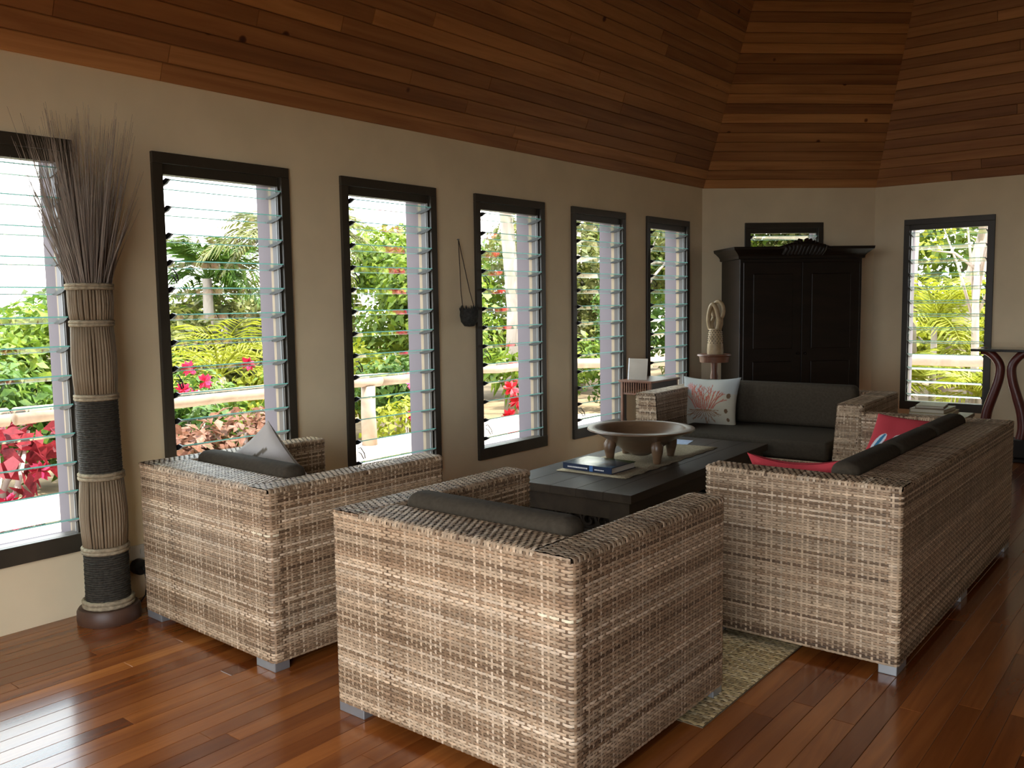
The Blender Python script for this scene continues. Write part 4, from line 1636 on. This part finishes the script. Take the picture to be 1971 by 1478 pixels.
def palm(name, loc, h, L, nf, nleaf, leafL, mat, arch, label, seed, trunk_r=.11, up0=0.2, wl=.035, lean=(0, 0)):
    r_ = empty(name, (loc[0], loc[1], GZ))
    tag(r_, label, 'palm')
    if h > .5:
        MB().tube([(0, 0, -.3), (lean[0] * .4, lean[1] * .4, h * .5), (lean[0], lean[1], h)], [trunk_r * 1.2, trunk_r, trunk_r * .85], 10).build('trunk', 'bark', r_, smooth=True)
    g = random.Random(seed)
    me = frond_mesh(L, nleaf, leafL, mat, arch, seed, wl)
    for k in range(nf):
        a = 2 * math.pi * k / nf * 2.4 + g.uniform(-.2, .2)
        pitch = -(up0 + g.uniform(-.35, .75))
        o_ = link('frond', me, r_, (lean[0], lean[1], h), (g.uniform(-.2, .2), pitch, a))
        s_ = g.uniform(.8, 1.1)
        o_.scale = (s_, s_, s_)
    return r_


# beyond the first window
tree('round_tree', (-9.6, 6.15), 1.5, rblobs(1, 9, (1.1, 1.2, 0), .7, 1.0, 0.7, 1.55), 4200, .20, 'leaf_bright', 1, 'rounded bright green tree low beyond the first window, with a woody trunk', .10)
tree('round_tree', (-15.0, 7.6), 2.0, rblobs(2, 10, (1.8, 2.0, 0), .9, 1.3, 0.6, 1.6), 3800, .26, 'leaf_green', 2, 'dark green spreading tree further down the slope beyond the first window', .14)
bush('red_leaf_shrub', (-4.0, 3.05), [((0, 0, .55), (.35, .40, .45)), ((-.1, .3, .75), (.3, .3, .3))], 110, .24, 'leaf_red', 3, 'shrub with big dark red leaves below the log railing by the first post', elong=2.2,
     flowers=('flower_pink', [(.25, -.05, .32), (.2, .25, .55)], .10))
bush('low_shrub', (-4.5, 2.2), rblobs(4, 5, (.5, .7, 0), .3, .45, .2, .9), 900, .15, 'leaf_yellow', 4, 'yellow-green leafy shrub behind the log railing near the first post',
     flowers=('flower_red', [(.35, .15, 1.15), (.35, .5, 1.02)], .12))
# beyond the second window
palm('coconut_palm', (-11.5, 9.85), 2.5, 1.5, 24, 24, .60, 'leaf_green', .9, 'coconut palm with a full head of drooping fronds seen through the second window', 5, wl=.06)
palm('coconut_palm', (-8.6, 9.35), 2.95, 1.55, 24, 26, .62, 'leaf_olive', 1.0, 'taller palm with long arching olive fronds beside the coconut palm', 6, wl=.06, lean=(.2, .2))
tree('leafy_tree', (-9.5, 8.9), 1.6, rblobs(7, 11, (1.0, 1.1, 0), .55, .85, .4, 1.75), 4600, .17, 'leaf_olive', 7, 'loose olive-green tree under the palms', .09)
palm('young_palm', (-7.4, 7.4), .9, 1.7, 14, 18, .5, 'leaf_yellow', .8, 'young yellow-green palm with low fronds in front of the olive tree', 8)
bush('croton', (-3.75, 5.35), [((0, 0, .45), (.45, .75, .45)), ((0, .5, .5), (.4, .4, .35)), ((.05, -.6, .4), (.4, .4, .35))], 1500, .15, 'leaf_croton', 9, 'croton with mottled pink and brown leaves below the railing outside the second window', elong=2.0)
bush('hibiscus', (-4.6, 5.0), rblobs(10, 6, (.4, .8, 0), .3, .5, .5, 1.05), 1400, .13, 'leaf_green', 10, 'hibiscus bush with red blooms above the railing outside the second window',
     flowers=('flower_pink', [(.5, -.05, 1.32), (.5, .12, 1.17), (.52, -.14, 1.10), (.5, .65, 1.33), (.5, -.02, 1.02)], .085))
bush('low_shrub', (-5.2, 6.4), rblobs(11, 6, (.5, .9, 0), .35, .5, .3, 1.15), 1700, .13, 'leaf_bright', 11, 'bright green low shrub between the hibiscus and the young palm')
# beyond the third window
tree('broad_tree', (-9.6, 14.1), 3.3, rblobs(12, 16, (1.7, 1.9, 0), .75, 1.2, .9, 3.2), 9500, .20, 'leaf_bright', 12, 'broad bright green tree filling the view beyond the third window', .16)
bush('bougainvillea', (-3.6, 7.55), [((0, 0, .45), (.4, .6, .4)), ((0, .5, .55), (.35, .4, .35))], 700, .11, 'leaf_yellow', 13, 'small bougainvillea with dense red bracts at the deck edge outside the third window',
     flowers=('flower_pink', [(.25, -.12, .62), (.27, .02, .55), (.25, .16, .60), (.28, .10, .48), (.28, -.02, .66), (.25, .0, .85), (.2, -.1, 1.0), (.2, .1, .75)], .085))
bush('low_shrub', (-5.4, 9.2), rblobs(14, 6, (.7, 1.0, 0), .4, .6, .3, 1.0), 2200, .14, 'leaf_green', 14, 'mid green shrub with pale bare twigs behind the bougainvillea')
# fourth to sixth windows
tree('pale_trunk_tree', (-4.55, 10.75), 5.2, rblobs(15, 8, (1.0, 1.3, 0), .7, 1.0, 4.2, 5.4), 2600, .18, 'leaf_green', 15, 'tree with a straight pale trunk standing just outside the fourth window', .115, branches=3)
tree('hedge_tree', (-8.0, 17.6), 3.6, rblobs(16, 16, (2.0, 2.2, 0), .8, 1.3, .6, 4.0), 9000, .20, 'leaf_olive', 16, 'dense olive-green tree behind the pale trunk', .15)
tree('hedge_tree', (-6.2, 20.8), 4.0, rblobs(17, 18, (2.0, 2.0, 0), .9, 1.4, .6, 4.6), 9000, .21, 'leaf_bright', 17, 'tall light green tree beyond the fifth window with crooked branches', .16)
tree('hedge_tree', (-5.6, 26.0), 4.4, rblobs(18, 18, (2.4, 2.6, 0), 1.0, 1.6, .6, 5.2), 8500, .24, 'leaf_olive', 18, 'big olive tree beyond the sixth window', .18)
tree('hedge_tree', (-13.0, 26.5), 5.0, rblobs(19, 18, (3.2, 3.4, 0), 1.2, 1.8, .6, 6.0), 8000, .30, 'leaf_green', 19, 'large dark green tree far behind the olive trees', .2)
bush('torch_ginger', (-3.75, 10.1), rblobs(20, 5, (.3, .5, 0), .3, .4, .3, 1.0), 420, .26, 'leaf_bright', 20, 'torch ginger with long leaves and red spikes by the deck corner', elong=3.2,
     flowers=('flower_red', [(.15, -.5, .75), (.18, -.42, .55), (.15, -.55, .35), (.15, -.35, .25)], .12))
bush('trailing_bougainvillea', (-4.6, 13.75), [((0, 0, .8), (.5, .6, .8)), ((0, 0, 1.9), (.35, .35, .6))], 700, .14, 'leaf_green', 21, 'climbing bougainvillea with a string of red blooms outside the fifth window',
     flowers=('flower_red', [(.2, -.05 + .03 * (k % 3), .6 + .24 * k) for k in range(8)], .13))
bush('low_shrub', (-5.4, 12.6), rblobs(22, 6, (.7, 1.2, 0), .4, .6, .3, 1.0), 2200, .14, 'leaf_bright', 22, 'light green mounded shrub between the pale trunk and the climbing bougainvillea')
bush('low_shrub', (-4.2, 17.0), rblobs(23, 7, (.8, 1.8, 0), .5, .7, .3, 1.0), 2400, .16, 'leaf_olive', 23, 'olive mounded shrub far along the railing outside the sixth window')
tree('branching_tree', (-5.6, 16.2), 3.4, rblobs(24, 5, (.9, 1.0, 0), .4, .6, 2.6, 3.6), 900, .15, 'leaf_olive', 24, 'sparse tree with thick bare crooked branches outside the fifth window', .10, lean=(.3, -.9), branches=7)
# beyond the corner and the end wall
tree('backdrop_tree', (-3.2, 19.5), 4.8, rblobs(25, 18, (2.2, 1.6, 0), 1.0, 1.5, .6, 5.4), 8000, .22, 'leaf_olive', 25, 'tall olive tree rising behind the wardrobe corner', .18)
tree('backdrop_tree', (1.4, 19.5), 4.6, rblobs(26, 20, (2.6, 1.2, 0), 1.0, 1.5, .6, 5.2), 9500, .22, 'leaf_bright', 26, 'tall leafy light green tree behind everything outside the end window', .18)
tree('leaning_tree', (0.55, 15.6), 4.8, rblobs(27, 5, (1.0, .6, 0), .6, .9, 4.4, 5.2), 1200, .18, 'leaf_bright', 27, 'thick pale trunk leaning over outside the end window', .15, lean=(1.0, .3), branches=2)
tree('straight_tree', (0.30, 14.9), 5.0, rblobs(28, 5, (.8, .8, 0), .6, .9, 4.6, 5.4), 1200, .18, 'leaf_green', 28, 'upright pale trunk beside the leaning tree', .13, branches=2)
tree('bare_sapling', (1.47, 13.6), 2.6, [((.35, 0, 3.2), (.2, .2, .2)), ((-.5, .1, 3.0), (.2, .2, .2)), ((.2, .1, 3.5), (.2, .2, .2)), ((-.2, 0, 3.4), (.2, .2, .2)), ((.6, 0, 2.9), (.2, .2, .2)), ((-.6, 0, 2.6), (.2, .2, .2))], 120, .12, 'leaf_yellow', 29,
     'slender sapling with bare forking branches by the end railing', .055, branches=6)
for k, (x, y, h_, L_, lab) in enumerate([(0.75, 14.4, 1.0, 1.3, 'yellow-green feathery palm with upright fronds between the pale trunks'), (1.25, 14.9, .45, 1.2, 'low feathery palm at the foot of the sapling'),
                                         (0.45, 13.6, .10, .95, 'small feathery palm spilling under the end railing'), (1.6, 13.3, .05, .8, 'tufted grassy palm beside the sapling foot')]):
    palm('feather_palm', (x, y), h_ + .5, L_, 18, 18, .42, 'leaf_yellow', .7, lab, 40 + k, .05, .35, .045)
bush('low_shrub', (1.2, 16.8), rblobs(31, 8, (1.6, .6, 0), .5, .7, .3, 1.4), 3000, .17, 'leaf_yellow', 31, 'yellow-green shrub bank behind the feathery palms')
bush('low_shrub', (-1.6, 14.6), rblobs(32, 8, (1.2, .8, 0), .5, .7, .3, 1.4), 2600, .17, 'leaf_bright', 32, 'light green shrub bank outside the corner window')
bush('low_shrub', (-7.0, 4.1), rblobs(33, 7, (.8, 1.2, 0), .4, .6, .3, 1.0), 2200, .16, 'leaf_green', 33, 'mid green shrub in front of the rounded tree beyond the first window')
bush('low_shrub', (-6.2, 8.2), rblobs(34, 7, (.8, 1.0, 0), .4, .6, .3, 1.05), 2200, .15, 'leaf_yellow', 34, 'yellow-green shrub at the foot of the taller palm')

tree('slope_tree', (-17.5, 13.2), 1.9, rblobs(35, 12, (1.6, 2.4, 0), .9, 1.3, 0.3, 1.5), 4200, .26, 'leaf_green', 35, 'dark green tree on the slope far behind the coconut palm', .14)
tree('slope_tree', (-13.2, 11.3), 1.7, rblobs(36, 14, (1.3, 2.0, 0), .8, 1.1, 0.3, 1.9), 5200, .23, 'leaf_olive', 36, 'olive tree on the slope between the palms and the broad tree', .13)
tree('slope_tree', (-19.5, 17.6), 2.2, rblobs(37, 12, (1.8, 2.6, 0), 1.0, 1.4, 0.3, 1.7), 4000, .30, 'leaf_green', 37, 'spreading green tree far down the slope behind the broad tree', .15)
tree('slope_tree', (-11.8, 9.9), 1.5, rblobs(38, 12, (1.0, 1.5, 0), .6, .9, 0.3, 1.9), 4600, .20, 'leaf_bright', 38, 'bright green tree at the foot of the coconut palm', .11)
